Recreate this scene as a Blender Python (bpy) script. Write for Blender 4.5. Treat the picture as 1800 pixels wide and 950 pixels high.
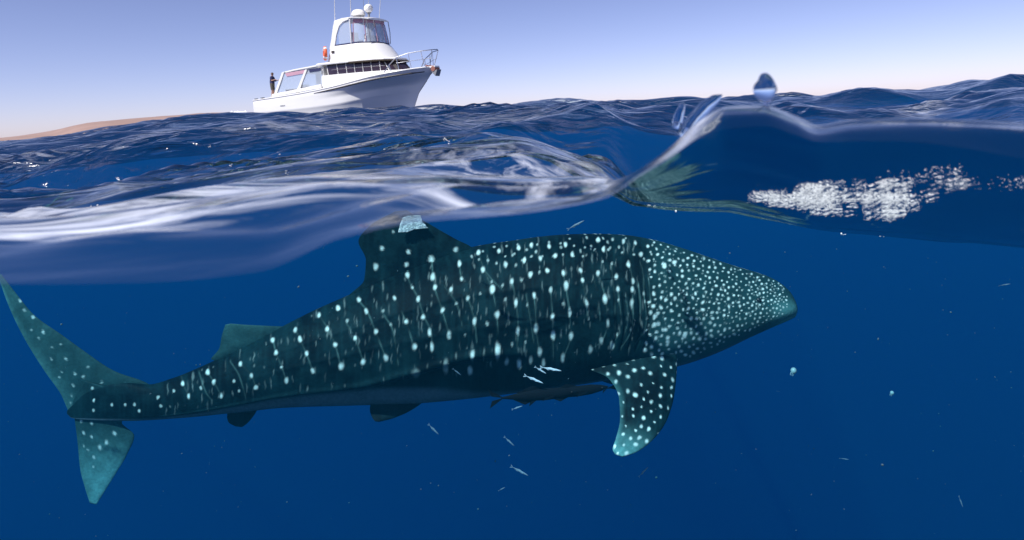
import bpy, bmesh, math, random
import numpy as np
from mathutils import Vector, Matrix

random.seed(7)
rng = np.random.default_rng(11)
for o in list(bpy.data.objects):
    bpy.data.objects.remove(o)
SC = bpy.context.scene
COL = SC.collection

# ------------------------------------------------------------------ camera
F = 1150.0                       # focal length in pixels of an 1800 px wide frame
CAM_Z = 0.30                     # lens height over mean sea level
ROLL = math.atan(0.0556)
RV = np.array([math.cos(ROLL), 0.0, -math.sin(ROLL)])
UV_ = np.array([math.sin(ROLL), 0.0, math.cos(ROLL)])


def P(u, v, y):
    """the point at depth y seen at pixel (u, v) of the photograph"""
    cx = (u - 900.0) / F
    cz = (200.0 - v) / F
    d = np.array([0.0, 1.0, 0.0]) + cx * RV + cz * UV_
    return d * y + np.array([0, 0, CAM_Z])


def proj(p):
    p = np.asarray(p) - np.array([0, 0, CAM_Z])
    y = p[..., 1]
    return 900 + F * (p @ RV) / y, 200 - F * (p @ UV_) / y


cam_d = bpy.data.cameras.new("camera")
cam = bpy.data.objects.new("camera", cam_d)
COL.objects.link(cam)
cam_d.sensor_width = 36.0
cam_d.lens = F / 1800 * 36.0
cam_d.shift_y = -275.0 / 1800.0
cam_d.clip_start = 0.02
cam_d.clip_end = 20000
cam.matrix_world = Matrix((
    (RV[0], UV_[0], 0, 0),
    (RV[1], UV_[1], -1, 0),
    (RV[2], UV_[2], 0, CAM_Z),
    (0, 0, 0, 1)))
cam_d.dof.use_dof = True
cam_d.dof.focus_distance = 4.2
cam_d.dof.aperture_fstop = 9.0
SC.camera = cam

# ------------------------------------------------------------------ sky, sun, exposure
SUN_EL = math.radians(53)
SUN_AZ = math.radians(222)       # compass from +Y, clockwise: to the left, a little behind the camera
world = bpy.data.worlds.new("World")
SC.world = world
world.use_nodes = True
wn = world.node_tree.nodes
wl = world.node_tree.links
wn.clear()
sky = wn.new("ShaderNodeTexSky")
sky.sky_type = 'NISHITA'
sky.sun_disc = False
sky.sun_elevation = SUN_EL
sky.sun_rotation = SUN_AZ
sky.air_density = 0.62
sky.dust_density = 0.35
sky.ozone_density = 4.0
bg = wn.new("ShaderNodeBackground")
bg.inputs["Strength"].default_value = 0.102
wo = wn.new("ShaderNodeOutputWorld")
tint = wn.new("ShaderNodeMix")          # the photograph's lilac white balance
tint.data_type = 'RGBA'; tint.blend_type = 'MULTIPLY'; tint.inputs["Factor"].default_value = 1
tint.inputs["B"].default_value = (1.36, 1.05, 1.14, 1)
wl.new(sky.outputs[0], tint.inputs["A"])
wl.new(tint.outputs["Result"], bg.inputs[0])
wl.new(bg.outputs[0], wo.inputs[0])
sun_d = bpy.data.lights.new("sun", 'SUN')
sun_d.energy = 5.0
sun_d.angle = math.radians(0.5)
sun_d.color = (1.0, 0.97, 0.93)
sun = bpy.data.objects.new("sun", sun_d)
COL.objects.link(sun)
sdir = Vector((math.sin(SUN_AZ) * math.cos(SUN_EL), math.cos(SUN_AZ) * math.cos(SUN_EL), math.sin(SUN_EL)))
sun.rotation_euler = sdir.to_track_quat('Z', 'Y').to_euler()
sun.location = (0, 0, 30)
SC.view_settings.view_transform = 'Standard'
SC.view_settings.look = 'None'
SC.view_settings.gamma = 1.0
SC.view_settings.exposure = 0.3
SC.render.engine = 'CYCLES'
cy = SC.cycles
cy.use_denoising = True
cy.max_bounces = 10
cy.diffuse_bounces = 2
cy.glossy_bounces = 5
cy.transmission_bounces = 6
cy.transparent_max_bounces = 16
cy.volume_bounces = 1
cy.sample_clamp_indirect = 4.0
cy.sample_clamp_direct = 2.5
cy.caustics_reflective = False
cy.caustics_refractive = False


# ------------------------------------------------------------------ helpers
def tag(o, label=None, cat=None, group=None, kind=None):
    if label: o["label"] = label
    if cat: o["category"] = cat
    if group: o["group"] = group
    if kind: o["kind"] = kind
    return o


def link(name, me, mats, parent=None, smooth=True):
    o = bpy.data.objects.new(name, me)
    COL.objects.link(o)
    for m in (mats if isinstance(mats, (list, tuple)) else [mats]):
        me.materials.append(m)
    if smooth:
        me.polygons.foreach_set("use_smooth", np.ones(len(me.polygons), dtype=bool))
    if parent is not None:
        o.parent = parent
    return o


def mesh_np(name, V, Q, T=None):
    """mesh from arrays: V (n,3), Q quads (m,4), T triangles (k,3)"""
    me = bpy.data.meshes.new(name)
    V = np.asarray(V, dtype=np.float32)
    Q = np.asarray(Q, dtype=np.int32).reshape(-1, 4)
    T = np.zeros((0, 3), np.int32) if T is None else np.asarray(T, dtype=np.int32).reshape(-1, 3)
    me.vertices.add(len(V))
    me.vertices.foreach_set("co", V.ravel())
    me.loops.add(Q.size + T.size)
    me.loops.foreach_set("vertex_index", np.concatenate([Q.ravel(), T.ravel()]))
    me.polygons.add(len(Q) + len(T))
    st = np.concatenate([np.arange(len(Q)) * 4, Q.size + np.arange(len(T)) * 3])
    me.polygons.foreach_set("loop_start", st.astype(np.int32))
    me.update(calc_edges=True)
    me.validate()
    return me


class MB:
    """collects shapes; build() links them as one mesh object"""
    def __init__(self):
        self.v, self.f = [], []

    def add(self, vs, fs):
        b = len(self.v)
        self.v += [tuple(map(float, p)) for p in vs]
        self.f += [tuple(b + i for i in f) for f in fs]
        return self

    def loft(self, rings, closed=True, cap=True):
        rings = np.asarray(rings, dtype=float)
        n, k = rings.shape[:2]
        fs = []
        for i in range(n - 1):
            for j in range(k if closed else k - 1):
                j2 = (j + 1) % k
                fs.append((i * k + j, i * k + j2, (i + 1) * k + j2, (i + 1) * k + j))
        if cap and closed:
            fs.append(tuple(range(k - 1, -1, -1)))
            fs.append(tuple((n - 1) * k + j for j in range(k)))
        return self.add(rings.reshape(-1, 3), fs)

    def tube(self, pts, r, k=8):
        pts = [np.array(p, float) for p in pts]
        n = len(pts)
        rs = r if isinstance(r, (list, tuple)) else [r] * n
        rings = []
        up = None
        for i in range(n):
            t = pts[min(i + 1, n - 1)] - pts[max(i - 1, 0)]
            t = t / (np.linalg.norm(t) + 1e-9)
            if up is None:
                up = np.array([0, 0, 1.0]) if abs(t[2]) < .9 else np.array([1.0, 0, 0])
            a = np.cross(t, up); a /= np.linalg.norm(a) + 1e-9
            b = np.cross(a, t)
            up = b
            rings.append([pts[i] + rs[i] * (math.cos(2 * math.pi * q / k) * a + math.sin(2 * math.pi * q / k) * b) for q in range(k)])
        return self.loft(rings)

    def box(self, c, s, rot=None):
        c = np.array(c, float); h = np.array(s, float) / 2
        vs = []
        for x in (-1, 1):
            for y in (-1, 1):
                for z in (-1, 1):
                    p = np.array([x, y, z]) * h
                    if rot is not None: p = np.array(rot @ Vector(p))
                    vs.append(c + p)
        return self.add(vs, [(0, 1, 3, 2), (4, 6, 7, 5), (0, 4, 5, 1), (2, 3, 7, 6), (0, 2, 6, 4), (1, 5, 7, 3)])

    def prism(self, poly, axis, a, b):
        """poly: list of 2-d points, extruded along axis (0,1,2) from a to b"""
        def put(p, t):
            q = list(p); q.insert(axis, t); return q
        k = len(poly)
        vs = [put(p, a) for p in poly] + [put(p, b) for p in poly]
        fs = [tuple(range(k)), tuple(range(2 * k - 1, k - 1, -1))]
        for j in range(k):
            j2 = (j + 1) % k
            fs.append((j, k + j, k + j2, j2))
        return self.add(vs, fs)

    def ball(self, c, r, nu=12, nv=8):
        c = np.array(c, float)
        r = np.array(r if isinstance(r, (list, tuple)) else (r, r, r), float)
        rings = []
        for i in range(nv + 1):
            t = math.pi * (i + .02) / (nv + .04)
            rings.append([c + r * np.array([math.sin(t) * math.cos(2 * math.pi * j / nu), math.sin(t) * math.sin(2 * math.pi * j / nu), math.cos(t)]) for j in range(nu)])
        return self.loft(rings)

    def build(self, name, mat, parent=None, smooth=False, bevel=0.0):
        me = bpy.data.meshes.new(name)
        me.from_pydata(self.v, [], self.f)
        bm = bmesh.new(); bm.from_mesh(me)
        bmesh.ops.recalc_face_normals(bm, faces=bm.faces)
        if bevel:
            bmesh.ops.bevel(bm, geom=[e for e in bm.edges if len(e.link_faces) == 2 and e.calc_face_angle(0) > .5], offset=bevel, segments=2, affect='EDGES', profile=.6)
        bm.to_mesh(me); bm.free()
        o = link(name, me, mat, parent, smooth)
        if smooth:
            try:
                me.set_sharp_from_angle(angle=math.radians(40))
            except Exception:
                pass
        return o


def empty(name, loc=(0, 0, 0)):
    o = bpy.data.objects.new(name, None)
    COL.objects.link(o)
    o.location = loc
    o.empty_display_size = .1
    return o


def pchip(x, y, xi):
    """monotone cubic interpolation; y may be (n,) or (n,m); ends are held flat"""
    x = np.asarray(x, float); y = np.asarray(y, float); xi = np.asarray(xi, float)
    one = y.ndim == 1
    if one: y = y[:, None]
    h = np.diff(x)[:, None]
    d = np.diff(y, axis=0) / h
    m = np.zeros_like(y)
    a, b = d[:-1], d[1:]
    w1 = 2 * h[1:] + h[:-1]; w2 = h[1:] + 2 * h[:-1]
    ok = a * b > 0
    aa = np.where(ok, a, 1.0); bb = np.where(ok, b, 1.0)
    m[1:-1] = np.where(ok, (w1 + w2) / (w1 / aa + w2 / bb), 0)
    m[0], m[-1] = d[0], d[-1]
    xc = np.clip(xi, x[0], x[-1])
    i = np.clip(np.searchsorted(x, xc) - 1, 0, len(x) - 2)
    hh = h[i]; t = ((xc - x[i])[:, None]) / hh
    r = (2 * t**3 - 3 * t**2 + 1) * y[i] + (t**3 - 2 * t**2 + t) * hh * m[i] + (-2 * t**3 + 3 * t**2) * y[i + 1] + (t**3 - t**2) * hh * m[i + 1]
    return r[:, 0] if one else r


def sstep(a, b, x):
    t = np.clip((x - a) / (b - a), 0, 1)
    return t * t * (3 - 2 * t)


def vnoise(p, seed=0):
    """smooth value noise in 0..1 at points p (n,2)"""
    p = np.asarray(p, float)
    i = np.floor(p).astype(np.int64); f = p - i
    f = f * f * (3 - 2 * f)
    def h(a, b):
        n = (a * 374761393 + b * 668265263 + seed * 144269504) & 0x7fffffff
        n = ((n ^ (n >> 13)) * 1274126177) & 0x7fffffff
        n = n ^ (n >> 16)
        return (n & 0xffff) / 65535.0
    x0, y0 = i[:, 0], i[:, 1]
    return (h(x0, y0) * (1 - f[:, 0]) + h(x0 + 1, y0) * f[:, 0]) * (1 - f[:, 1]) + (h(x0, y0 + 1) * (1 - f[:, 0]) + h(x0 + 1, y0 + 1) * f[:, 0]) * f[:, 1]


# ------------------------------------------------------------------ materials
def mat_new(name):
    m = bpy.data.materials.new(name)
    m.use_nodes = True
    nt = m.node_tree
    return m, nt, nt.nodes, nt.links


def mat(name, col, rough=.5, metal=0.0, spec=.5, var=.06, scale=3.0, coat=0.0, bump=0.0):
    """principled paint with slight procedural unevenness"""
    m, nt, N, L = mat_new(name)
    b = N["Principled BSDF"]
    b.inputs["Roughness"].default_value = rough
    b.inputs["Metallic"].default_value = metal
    b.inputs["Specular IOR Level"].default_value = spec
    b.inputs["Coat Weight"].default_value = coat
    tc = N.new("ShaderNodeTexCoord")
    no = N.new("ShaderNodeTexNoise")
    no.inputs["Scale"].default_value = scale
    no.inputs["Detail"].default_value = 5
    L.new(tc.outputs["Object"], no.inputs["Vector"])
    mx = N.new("ShaderNodeMix"); mx.data_type = 'RGBA'
    mx.inputs["A"].default_value = (*[max(0, c * (1 - 2 * var)) for c in col], 1)
    mx.inputs["B"].default_value = (*[min(1, c * (1 + var)) for c in col], 1)
    L.new(no.outputs["Fac"], mx.inputs["Factor"])
    L.new(mx.outputs["Result"], b.inputs["Base Color"])
    if bump:
        bp = N.new("ShaderNodeBump"); bp.inputs["Strength"].default_value = bump; bp.inputs["Distance"].default_value = .01
        L.new(no.outputs["Fac"], bp.inputs["Height"]); L.new(bp.outputs[0], b.inputs["Normal"])
    return m


M_WHITE = mat("gelcoat_white", (.80, .79, .77), .25, coat=.4, var=.03, scale=.7)
M_DECK = mat("deck_cream", (.72, .70, .66), .6)
M_BLACK = mat("rubber_black", (.03, .025, .025), .5)
M_BRONZE = mat("brown_trim", (.10, .075, .05), .4)
M_STEEL = mat("stainless_steel", (.62, .63, .66), .22, metal=1.0)
M_ORANGE = mat("life_ring_orange", (.75, .13, .05), .5)
M_PINK = mat("canvas_pink", (.52, .30, .38), .8)
M_NAVY = mat("navy_cloth", (.02, .025, .09), .85)
M_SHORTS = mat("khaki_cloth", (.10, .09, .07), .85)
M_SKIN = mat("skin", (.42, .24, .17), .6)
M_HAIR = mat("hair", (.03, .02, .015), .7)
M_RUST = mat("rusty_anchor", (.30, .12, .09), .7, var=.2, scale=8)
M_GREY = mat("grey_plastic", (.22, .23, .25), .5)
M_GLASS = mat("dark_window_glass", (.035, .022, .035), .06, spec=.7)
M_FOAM = mat("sea_foam", (.86, .88, .90), .75, var=.03)


def clear_glass(name, tint, fac):
    m, nt, N, L = mat_new(name)
    N.remove(N["Principled BSDF"])
    t = N.new("ShaderNodeBsdfTransparent"); t.inputs[0].default_value = (*tint, 1)
    g = N.new("ShaderNodeBsdfPrincipled"); g.inputs["Base Color"].default_value = (*tint, 1); g.inputs["Roughness"].default_value = .15
    mx = N.new("ShaderNodeMixShader"); mx.inputs[0].default_value = fac
    L.new(t.outputs[0], mx.inputs[1]); L.new(g.outputs[0], mx.inputs[2])
    L.new(mx.outputs[0], N["Material Output"].inputs["Surface"])
    return m


M_CLEAR = clear_glass("clear_vinyl", (.72, .78, .86), .35)


def water_glass(name):
    m, nt, N, L = mat_new(name)
    b = N["Principled BSDF"]
    b.inputs["Base Color"].default_value = (.75, .88, 1, 1)
    b.inputs["Roughness"].default_value = .02
    b.inputs["IOR"].default_value = 1.333
    b.inputs["Transmission Weight"].default_value = 1
    return m


M_DROP = water_glass("water_drop")


def sea_material():
    m, nt, N, L = mat_new("sea_surface")
    N.remove(N["Principled BSDF"])
    out = N["Material Output"]
    tc = N.new("ShaderNodeTexCoord")
    mp = N.new("ShaderNodeMapping")
    mp.inputs["Scale"].default_value = (1.0, 1.7, 1.0)
    mp.inputs["Rotation"].default_value = (0, 0, math.radians(-22))
    L.new(tc.outputs["Object"], mp.inputs["Vector"])
    at = N.new("ShaderNodeAttribute"); at.attribute_name = "calm"
    bumps = None
    for sc_, det, dist in ((1.6, 3, .07), (6.0, 3, .010), (26.0, 2, .0010)):
        no = N.new("ShaderNodeTexNoise")
        no.inputs["Scale"].default_value = sc_
        no.inputs["Detail"].default_value = det
        no.inputs["Roughness"].default_value = .5
        no.inputs["Distortion"].default_value = .4
        L.new(mp.outputs[0], no.inputs["Vector"])
        bp = N.new("ShaderNodeBump")
        bp.inputs["Distance"].default_value = dist
        L.new(at.outputs["Fac"], bp.inputs["Strength"])
        L.new(no.outputs["Fac"], bp.inputs["Height"])
        if bumps is not None: L.new(bumps.outputs[0], bp.inputs["Normal"])
        bumps = bp
    fr = N.new("ShaderNodeFresnel"); fr.inputs["IOR"].default_value = 1.333
    L.new(bumps.outputs[0], fr.inputs["Normal"])
    # light crosses the surface without bending here, so from the water side the mirror angle is eased a little
    ge = N.new("ShaderNodeNewGeometry")
    io = N.new("ShaderNodeMapRange"); io.inputs[3].default_value = 1.333; io.inputs[4].default_value = 1.06
    L.new(ge.outputs["Backfacing"], io.inputs[0]); L.new(io.outputs[0], fr.inputs["IOR"])
    tr = N.new("ShaderNodeBsdfTransparent")
    gl = N.new("ShaderNodeBsdfGlossy"); gl.inputs["Roughness"].default_value = .085
    L.new(bumps.outputs[0], gl.inputs["Normal"])
    mx = N.new("ShaderNodeMixShader")
    L.new(fr.outputs[0], mx.inputs[0]); L.new(tr.outputs[0], mx.inputs[1]); L.new(gl.outputs[0], mx.inputs[2])
    # thin aerated foam on the surface; painted sky sheen and rim highlight share its white
    fo = N.new("ShaderNodeAttribute"); fo.attribute_name = "foam"
    mp2 = N.new("ShaderNodeMapping"); mp2.inputs["Scale"].default_value = (4.5, 26, 4.5); mp2.inputs["Rotation"].default_value = (0, 0, math.radians(-10))
    L.new(tc.outputs["Object"], mp2.inputs["Vector"])
    fn = N.new("ShaderNodeTexNoise"); fn.inputs["Scale"].default_value = 1.0; fn.inputs["Detail"].default_value = 7; fn.inputs["Roughness"].default_value = .6; fn.inputs["Distortion"].default_value = 1.4
    L.new(mp2.outputs[0], fn.inputs["Vector"])
    mr = N.new("ShaderNodeMapRange"); mr.inputs[1].default_value = .46; mr.inputs[2].default_value = .70
    L.new(fn.outputs["Fac"], mr.inputs[0])
    mu = N.new("ShaderNodeMath"); mu.operation = 'MULTIPLY'
    L.new(mr.outputs[0], mu.inputs[0]); L.new(fo.outputs["Fac"], mu.inputs[1])
    # churned patch: turbulent threads of bubbles
    ch = N.new("ShaderNodeAttribute"); ch.attribute_name = "churn"
    cn = N.new("ShaderNodeTexNoise"); cn.inputs["Scale"].default_value = 13; cn.inputs["Detail"].default_value = 7; cn.inputs["Roughness"].default_value = .62; cn.inputs["Distortion"].default_value = 1.6
    L.new(tc.outputs["Object"], cn.inputs["Vector"])
    cr = N.new("ShaderNodeMapRange"); cr.inputs[1].default_value = .46; cr.inputs[2].default_value = .74
    L.new(cn.outputs["Fac"], cr.inputs[0])
    cm = N.new("ShaderNodeMath"); cm.operation = 'MULTIPLY'
    L.new(cr.outputs[0], cm.inputs[0]); L.new(ch.outputs["Fac"], cm.inputs[1])
    sm = N.new("ShaderNodeMath"); sm.operation = 'MAXIMUM'
    L.new(mu.outputs[0], sm.inputs[0]); L.new(cm.outputs[0], sm.inputs[1])
    df = N.new("ShaderNodeBsdfDiffuse"); df.inputs[0].default_value = (.76, .80, .90, 1)
    mx2 = N.new("ShaderNodeMixShader")
    L.new(sm.outputs[0], mx2.inputs[0]); L.new(mx.outputs[0], mx2.inputs[1]); L.new(df.outputs[0], mx2.inputs[2])
    L.new(mx2.outputs[0], out.inputs["Surface"])
    return m


def water_material():
    m, nt, N, L = mat_new("sea_water")
    N.remove(N["Principled BSDF"])
    out = N["Material Output"]
    # scattering and absorption per metre, red swallowed first
    s = (.0005, .0068, .0122); a = (.20, .058, .0235)
    sd = max(s); ad = .25
    vs = N.new("ShaderNodeVolumeScatter"); vs.inputs["Color"].default_value = (*[c / sd for c in s], 1); vs.inputs["Density"].default_value = sd
    va = N.new("ShaderNodeVolumeAbsorption"); va.inputs["Color"].default_value = (*[1 - c / ad for c in a], 1); va.inputs["Density"].default_value = ad
    ad_ = N.new("ShaderNodeAddShader")
    L.new(vs.outputs[0], ad_.inputs[0]); L.new(va.outputs[0], ad_.inputs[1])
    L.new(ad_.outputs[0], out.inputs["Volume"])
    return m


# ------------------------------------------------------------------ sea surface
YS = [.35, .37, .40, .46, .50, .70, 1.0, 1.5, 2.2, 2.9, 3.3, 5.5, 7.0, 9.0, 12, 18, 30, 45, 80, 200, 3000]
US = [-600, -200, 0, 150, 300, 450, 600, 750, 900, 1000, 1060, 1120, 1180, 1230, 1280, 1340, 1400, 1440, 1500, 1600, 1700, 1800, 2000, 2400]


def hz(u):
    return 200 - (u - 900) * .0556


# shape of the sea, one column per place along the front of the water: image row at every depth in YS
SEA = {
    -600: [505, 484, 455, 432, 425, 412, 402, 392, 386, 380, 325, 320, 315, 308, 302, 298, 291, 288, 286, 284, 283.4],
    -200: [496, 476.68, 450, 420, 412, 402, 392, 382, 376, 370, 302, 300, 297, 290, 285, 279, 272, 270, 266, 262, 261.1],
    0: [492, 471.84, 444, 408, 400, 394, 385, 373, 367, 361, 289, 288, 286, 278, 271, 267, 261, 259, 255, 251, 250],
    150: [491, 469.58, 440, 396, 385, 378, 370, 358, 352, 346, 272, 272, 270, 262, 255, 251, 243, 243, 242, 241, 241.7],
    300: [487, 464.74, 434, 380, 362, 352, 345, 336, 330, 324, 254, 256, 254, 246, 240, 233, 220, 222, 227, 231, 233.4],
    450: [472, 450.16, 420, 360, 336, 326, 320, 314, 308, 302, 247, 247, 243, 234, 230, 222, 210, 212, 217, 222, 225],
    600: [414, 399.72, 380, 338, 316, 306, 300, 296, 290, 284, 237, 237, 234, 226, 222, 216, 206, 208, 211, 214, 216.7],
    750: [386, 376.76, 364, 336, 312, 300, 290, 284, 278, 272, 227, 227, 223, 216, 213, 209, 203, 204, 205, 206, 208.3],
    900: [376, 370.12, 362, 342, 328, 306, 282, 268, 262, 256, 220, 219, 214, 207, 206, 204, 200, 200, 199, 199, 200],
    1000: [363, 358.38, 352, 338, 328, 310, 300, 296, 290, 284, 216, 214, 209, 202, 201, 200, 196, 196, 195, 194, 194.4],
    1060: [350, 345.8, 340, 328, 320, 312, 314, 324, 318, 275, 221, 212, 206, 199, 198, 197, 194, 194, 192, 191, 191.1],
    1120: [312, 307.8, 302, 300, 301, 332.35, 353, 358, 350, 313, 237, 213, 203, 196, 196, 195, 192, 192, 190, 188, 187.8],
    1180: [275, 269.96, 263, 258, 260, 317.2, 359, 364, 356, 319, 248, 215, 200, 195, 194, 193, 191, 190, 187, 184.5, 184.4],
    1230: [242, 221, 216, 214, 218, 299.4, 361, 366, 358, 321, 265, 222, 202, 196, 191, 188, 184, 183, 182, 182, 181.6],
    1280: [227, 196, 191, 189, 189, 287.45, 363, 368, 360, 323, 285, 234, 205, 198, 192, 188, 184, 182, 180, 179, 178.9],
    1340: [222, 194, 189, 187, 189, 294.05, 375, 380, 372, 335, 300, 240, 206, 200, 192, 187, 182, 180, 177, 176, 175.5],
    1400: [238, 214, 209, 207, 208, 310.3, 389, 394, 386, 349, 306, 240, 202, 200, 190, 185, 180, 177, 174, 172.5, 172.2],
    1440: [250, 231, 226, 224, 222, 321, 397, 402, 394, 357, 310, 235, 192, 197, 188, 183, 178, 175, 172, 170, 170],
    1500: [249, 223, 218, 216, 214, 320.7, 403, 408, 400, 363, 310, 235, 191, 195, 186, 180, 175, 172, 168, 167, 166.6],
    1600: [250, 220, 215, 213, 211, 323.2, 410, 415, 407, 370, 310, 232, 190, 193, 183, 176, 169, 165, 162, 161, 161],
    1700: [262, 223, 218, 216, 213, 329.05, 419, 424, 416, 379, 310, 226, 171, 178, 174, 168, 162, 159, 157, 156, 155.5],
    1800: [280, 229, 224, 222, 218, 336.25, 428, 433, 425, 388, 310, 218, 141, 155, 160, 159, 156, 153, 151, 150, 150],
    2000: [305, 247, 242, 240, 235, 353.25, 445, 450, 442, 405, 310, 208, 120, 140, 148, 148, 145, 142, 140, 139, 138.8],
    2400: [340, 279, 274, 272, 265, 380.5, 470, 475, 467, 430, 315, 200, 105, 122, 126, 126, 123, 121, 118, 117, 116.6],
}
NX, NY1, NY2 = 660, 430, 40
q_ax = np.concatenate([np.linspace(-3.2, -1.05, 70)[:-1], np.linspace(-1.05, 1.05, NX - 139), np.linspace(1.05, 3.2, 71)[1:]])
y_ax = np.concatenate([np.exp(np.linspace(math.log(.35), math.log(60), NY1)), np.exp(np.linspace(math.log(60), math.log(6000), NY2 + 1))[1:]])
tab = np.zeros((len(YS), len(q_ax)))
for k, yy in enumerate(YS):
    qs, ws = [], []
    for u in US:
        p = P(u, SEA[u][k], 1.0) - np.array([0, 0, CAM_Z])
        qs.append(p[0]); ws.append(p[2])
    tab[k] = pchip(qs, ws, q_ax) * yy            # height relative to the lens
tab[-1] = -CAM_Z
Z0 = pchip(np.log(YS), tab, np.log(y_ax))       # (ny, nx)
QQ, YY = np.meshgrid(q_ax, y_ax)
XX = QQ * YY
rs = np.random.default_rng(5)
dz = np.zeros_like(Z0)
dq = 2.1 / (NX - 139)
near = sstep(.5, 2.6, YY)
for i in range(90):
    lam = 10 ** rs.uniform(math.log10(.10), math.log10(9.0))
    th = math.radians(-62) + rs.normal(0, .55)   # travel direction
    kx, ky = math.cos(th) * 2 * math.pi / lam, math.sin(th) * 2 * math.pi / lam
    amp = .0078 * lam ** .95 * (1.15 if lam < .9 else 1.0)
    ph = rs.uniform(0, 6.28)
    fade = sstep(1.0, 2.2, lam / (0.03 * YY + 1e-6) / 1.6) * near ** (1.0 if lam > .6 else 1.4) * sstep(1.3, 5.0, YY / lam)
    warp = .55 * np.sin(XX * .9 / max(lam, .4) + YY * .5 / max(lam, .4) + ph * 2)
    w = np.sin(kx * XX + ky * YY + ph + warp)
    dz += fade * amp * (np.exp(.8 * w) - 1.17)
# short steep chop with sharp crests, running up to the right
ca_, sa_ = math.cos(math.radians(24)), math.sin(math.radians(24))
for k, lam in enumerate((.16, .30, .55, 1.0, 2.0, 3.8)):
    a1, b1 = (XX * ca_ + YY * sa_) / (lam * 2.6), (-XX * sa_ + YY * ca_) / lam
    wx = .9 * (vnoise(np.stack([(a1 * .7).ravel(), (b1 * .7).ravel()], -1), 40 + k).reshape(XX.shape) - .5)
    n1 = vnoise(np.stack([(a1 + wx).ravel(), (b1 + 1.4 * wx).ravel()], -1), 50 + k).reshape(XX.shape)
    rg = (1 - np.abs(2 * n1 - 1)) ** 1.6
    act = sstep(1.4, 3.4, YY / lam) * (1 - sstep(16, 30, YY / lam))
    left = 1 - sstep(1040, 1120, 900 + QQ * F) * (1 - sstep(2.6, 4.0, YY))
    dz += .105 * lam * act * (1 + .35 * sstep(2.2, 2.8, YY) * (1 - sstep(3.2, 4.5, YY))) * (.08 + .92 * left) * (rg - .45)
# long folds on the first swell beside the lens
fold = np.log(YY / .35) * 5.2 - QQ * .9 + 1.5 * (vnoise(np.stack([(QQ * 3.2).ravel(), (np.log(YY) * 2.4).ravel()], -1), 61).reshape(XX.shape) - .5)
fn_ = vnoise(np.stack([(QQ * 5).ravel(), (fold * .5).ravel()], -1), 62).reshape(XX.shape)
dz += .0085 * YY * np.sin(fold * 2 * math.pi / 1.25) * (.3 + 1.1 * fn_) * sstep(.36, .46, YY) * (1 - sstep(1.6, 2.4, YY)) * (1 - sstep(1000, 1090, 900 + QQ * F))
# the hollow on the right lies smooth close to the lens
dz *= 1 - .45 * sstep(1030, 1085, 900 + QQ * F) * (1 - sstep(1.7, 2.6, YY))
# fine wrinkles on the rim of water nearest the lens
rim = vnoise(np.stack([(XX * 9 + 20).ravel(), (YY * 60 + XX * 6).ravel()], -1), 71).reshape(XX.shape) - .5
dz += .0045 * rim * sstep(.352, .38, YY) * (1 - sstep(.43, .50, YY)) * sstep(1120, 1230, 900 + QQ * F)
# the meniscus: the water's edge curls down to the glass
dz -= .0004 * np.clip(1 - (YY - .35) / .008, 0, 1) ** 2 * (1 - sstep(1150, 1250, 900 + QQ * F))
Z = Z0 + dz + CAM_Z
SEA_Z = Z
ny, nx = Z.shape


def sheet(name, X, Y, Zz):
    n, k = X.shape
    idx = np.arange(n * k).reshape(n, k)
    Q = np.stack([idx[:-1, :-1], idx[:-1, 1:], idx[1:, 1:], idx[1:, :-1]], -1).reshape(-1, 4)
    V = np.stack([X, Y, Zz], -1).reshape(-1, 3)
    return V, Q, idx


V, Q, _ = sheet("sea", XX, YY, Z)
me = mesh_np("sea", V, Q)
UU, VV = proj(V)
# where air is beaten into the surface or sheen is painted white (foam) and how rippled it is (calm close to the lens)
foam = np.zeros(len(V)); churn = np.zeros(len(V))
yv = V[:, 1]
foam += .85 * sstep(.41, .46, yv) * (1 - sstep(.62, 1.15, yv)) * (1 - sstep(150, 480, UU))  # foam, with the swell top's sky reflection painted in as white
foam += .50 * sstep(.44, .49, yv) * (1 - sstep(.6, 1.2, yv)) * sstep(150, 420, UU) * (1 - sstep(640, 800, UU))  # same mix of foam and painted sky reflection further right
foam += .22 * sstep(3.3, 3.45, yv) * (1 - sstep(3.7, 4.6, yv)) * (1 - sstep(900, 1050, UU))
foam += .8 * np.exp(-((UU - (1195 + (275 - VV) * .55)) / 16) ** 2) * (1 - sstep(.47, .52, yv)) * sstep(1100, 1140, UU)  # not foam: the highlight along the meniscus, painted white
foam += .5 * np.exp(-((UU - 1620) / 40) ** 2) * sstep(5.5, 6.6, yv) * (1 - sstep(7.2, 8, yv))
churn += .75 * sstep(640, 820, UU) * (1 - sstep(1040, 1130, UU)) * sstep(.38, .44, yv) * (1 - sstep(.8, 1.5, yv))
for nm, arr in (("foam", foam), ("churn", churn)):
    a = me.attributes.new(nm, 'FLOAT', 'POINT'); a.data.foreach_set("value", np.clip(arr, 0, 1).astype(np.float32))
calm = (.30 + .70 * sstep(.45, 1.6, yv)) * (1 - .35 * sstep(1050, 1120, UU) * (1 - sstep(1.8, 2.6, yv))) * (1 + 1.6 * sstep(2.2, 2.7, yv) * (1 - sstep(3.4, 5.0, yv)) * (1 - sstep(1050, 1150, UU)))
a = me.attributes.new("calm", 'FLOAT', 'POINT'); a.data.foreach_set("value", calm.astype(np.float32))
sea = link("sea", me, sea_material())
tag(sea, "choppy deep blue sea surface with pale sky sheen", kind="structure")

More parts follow.
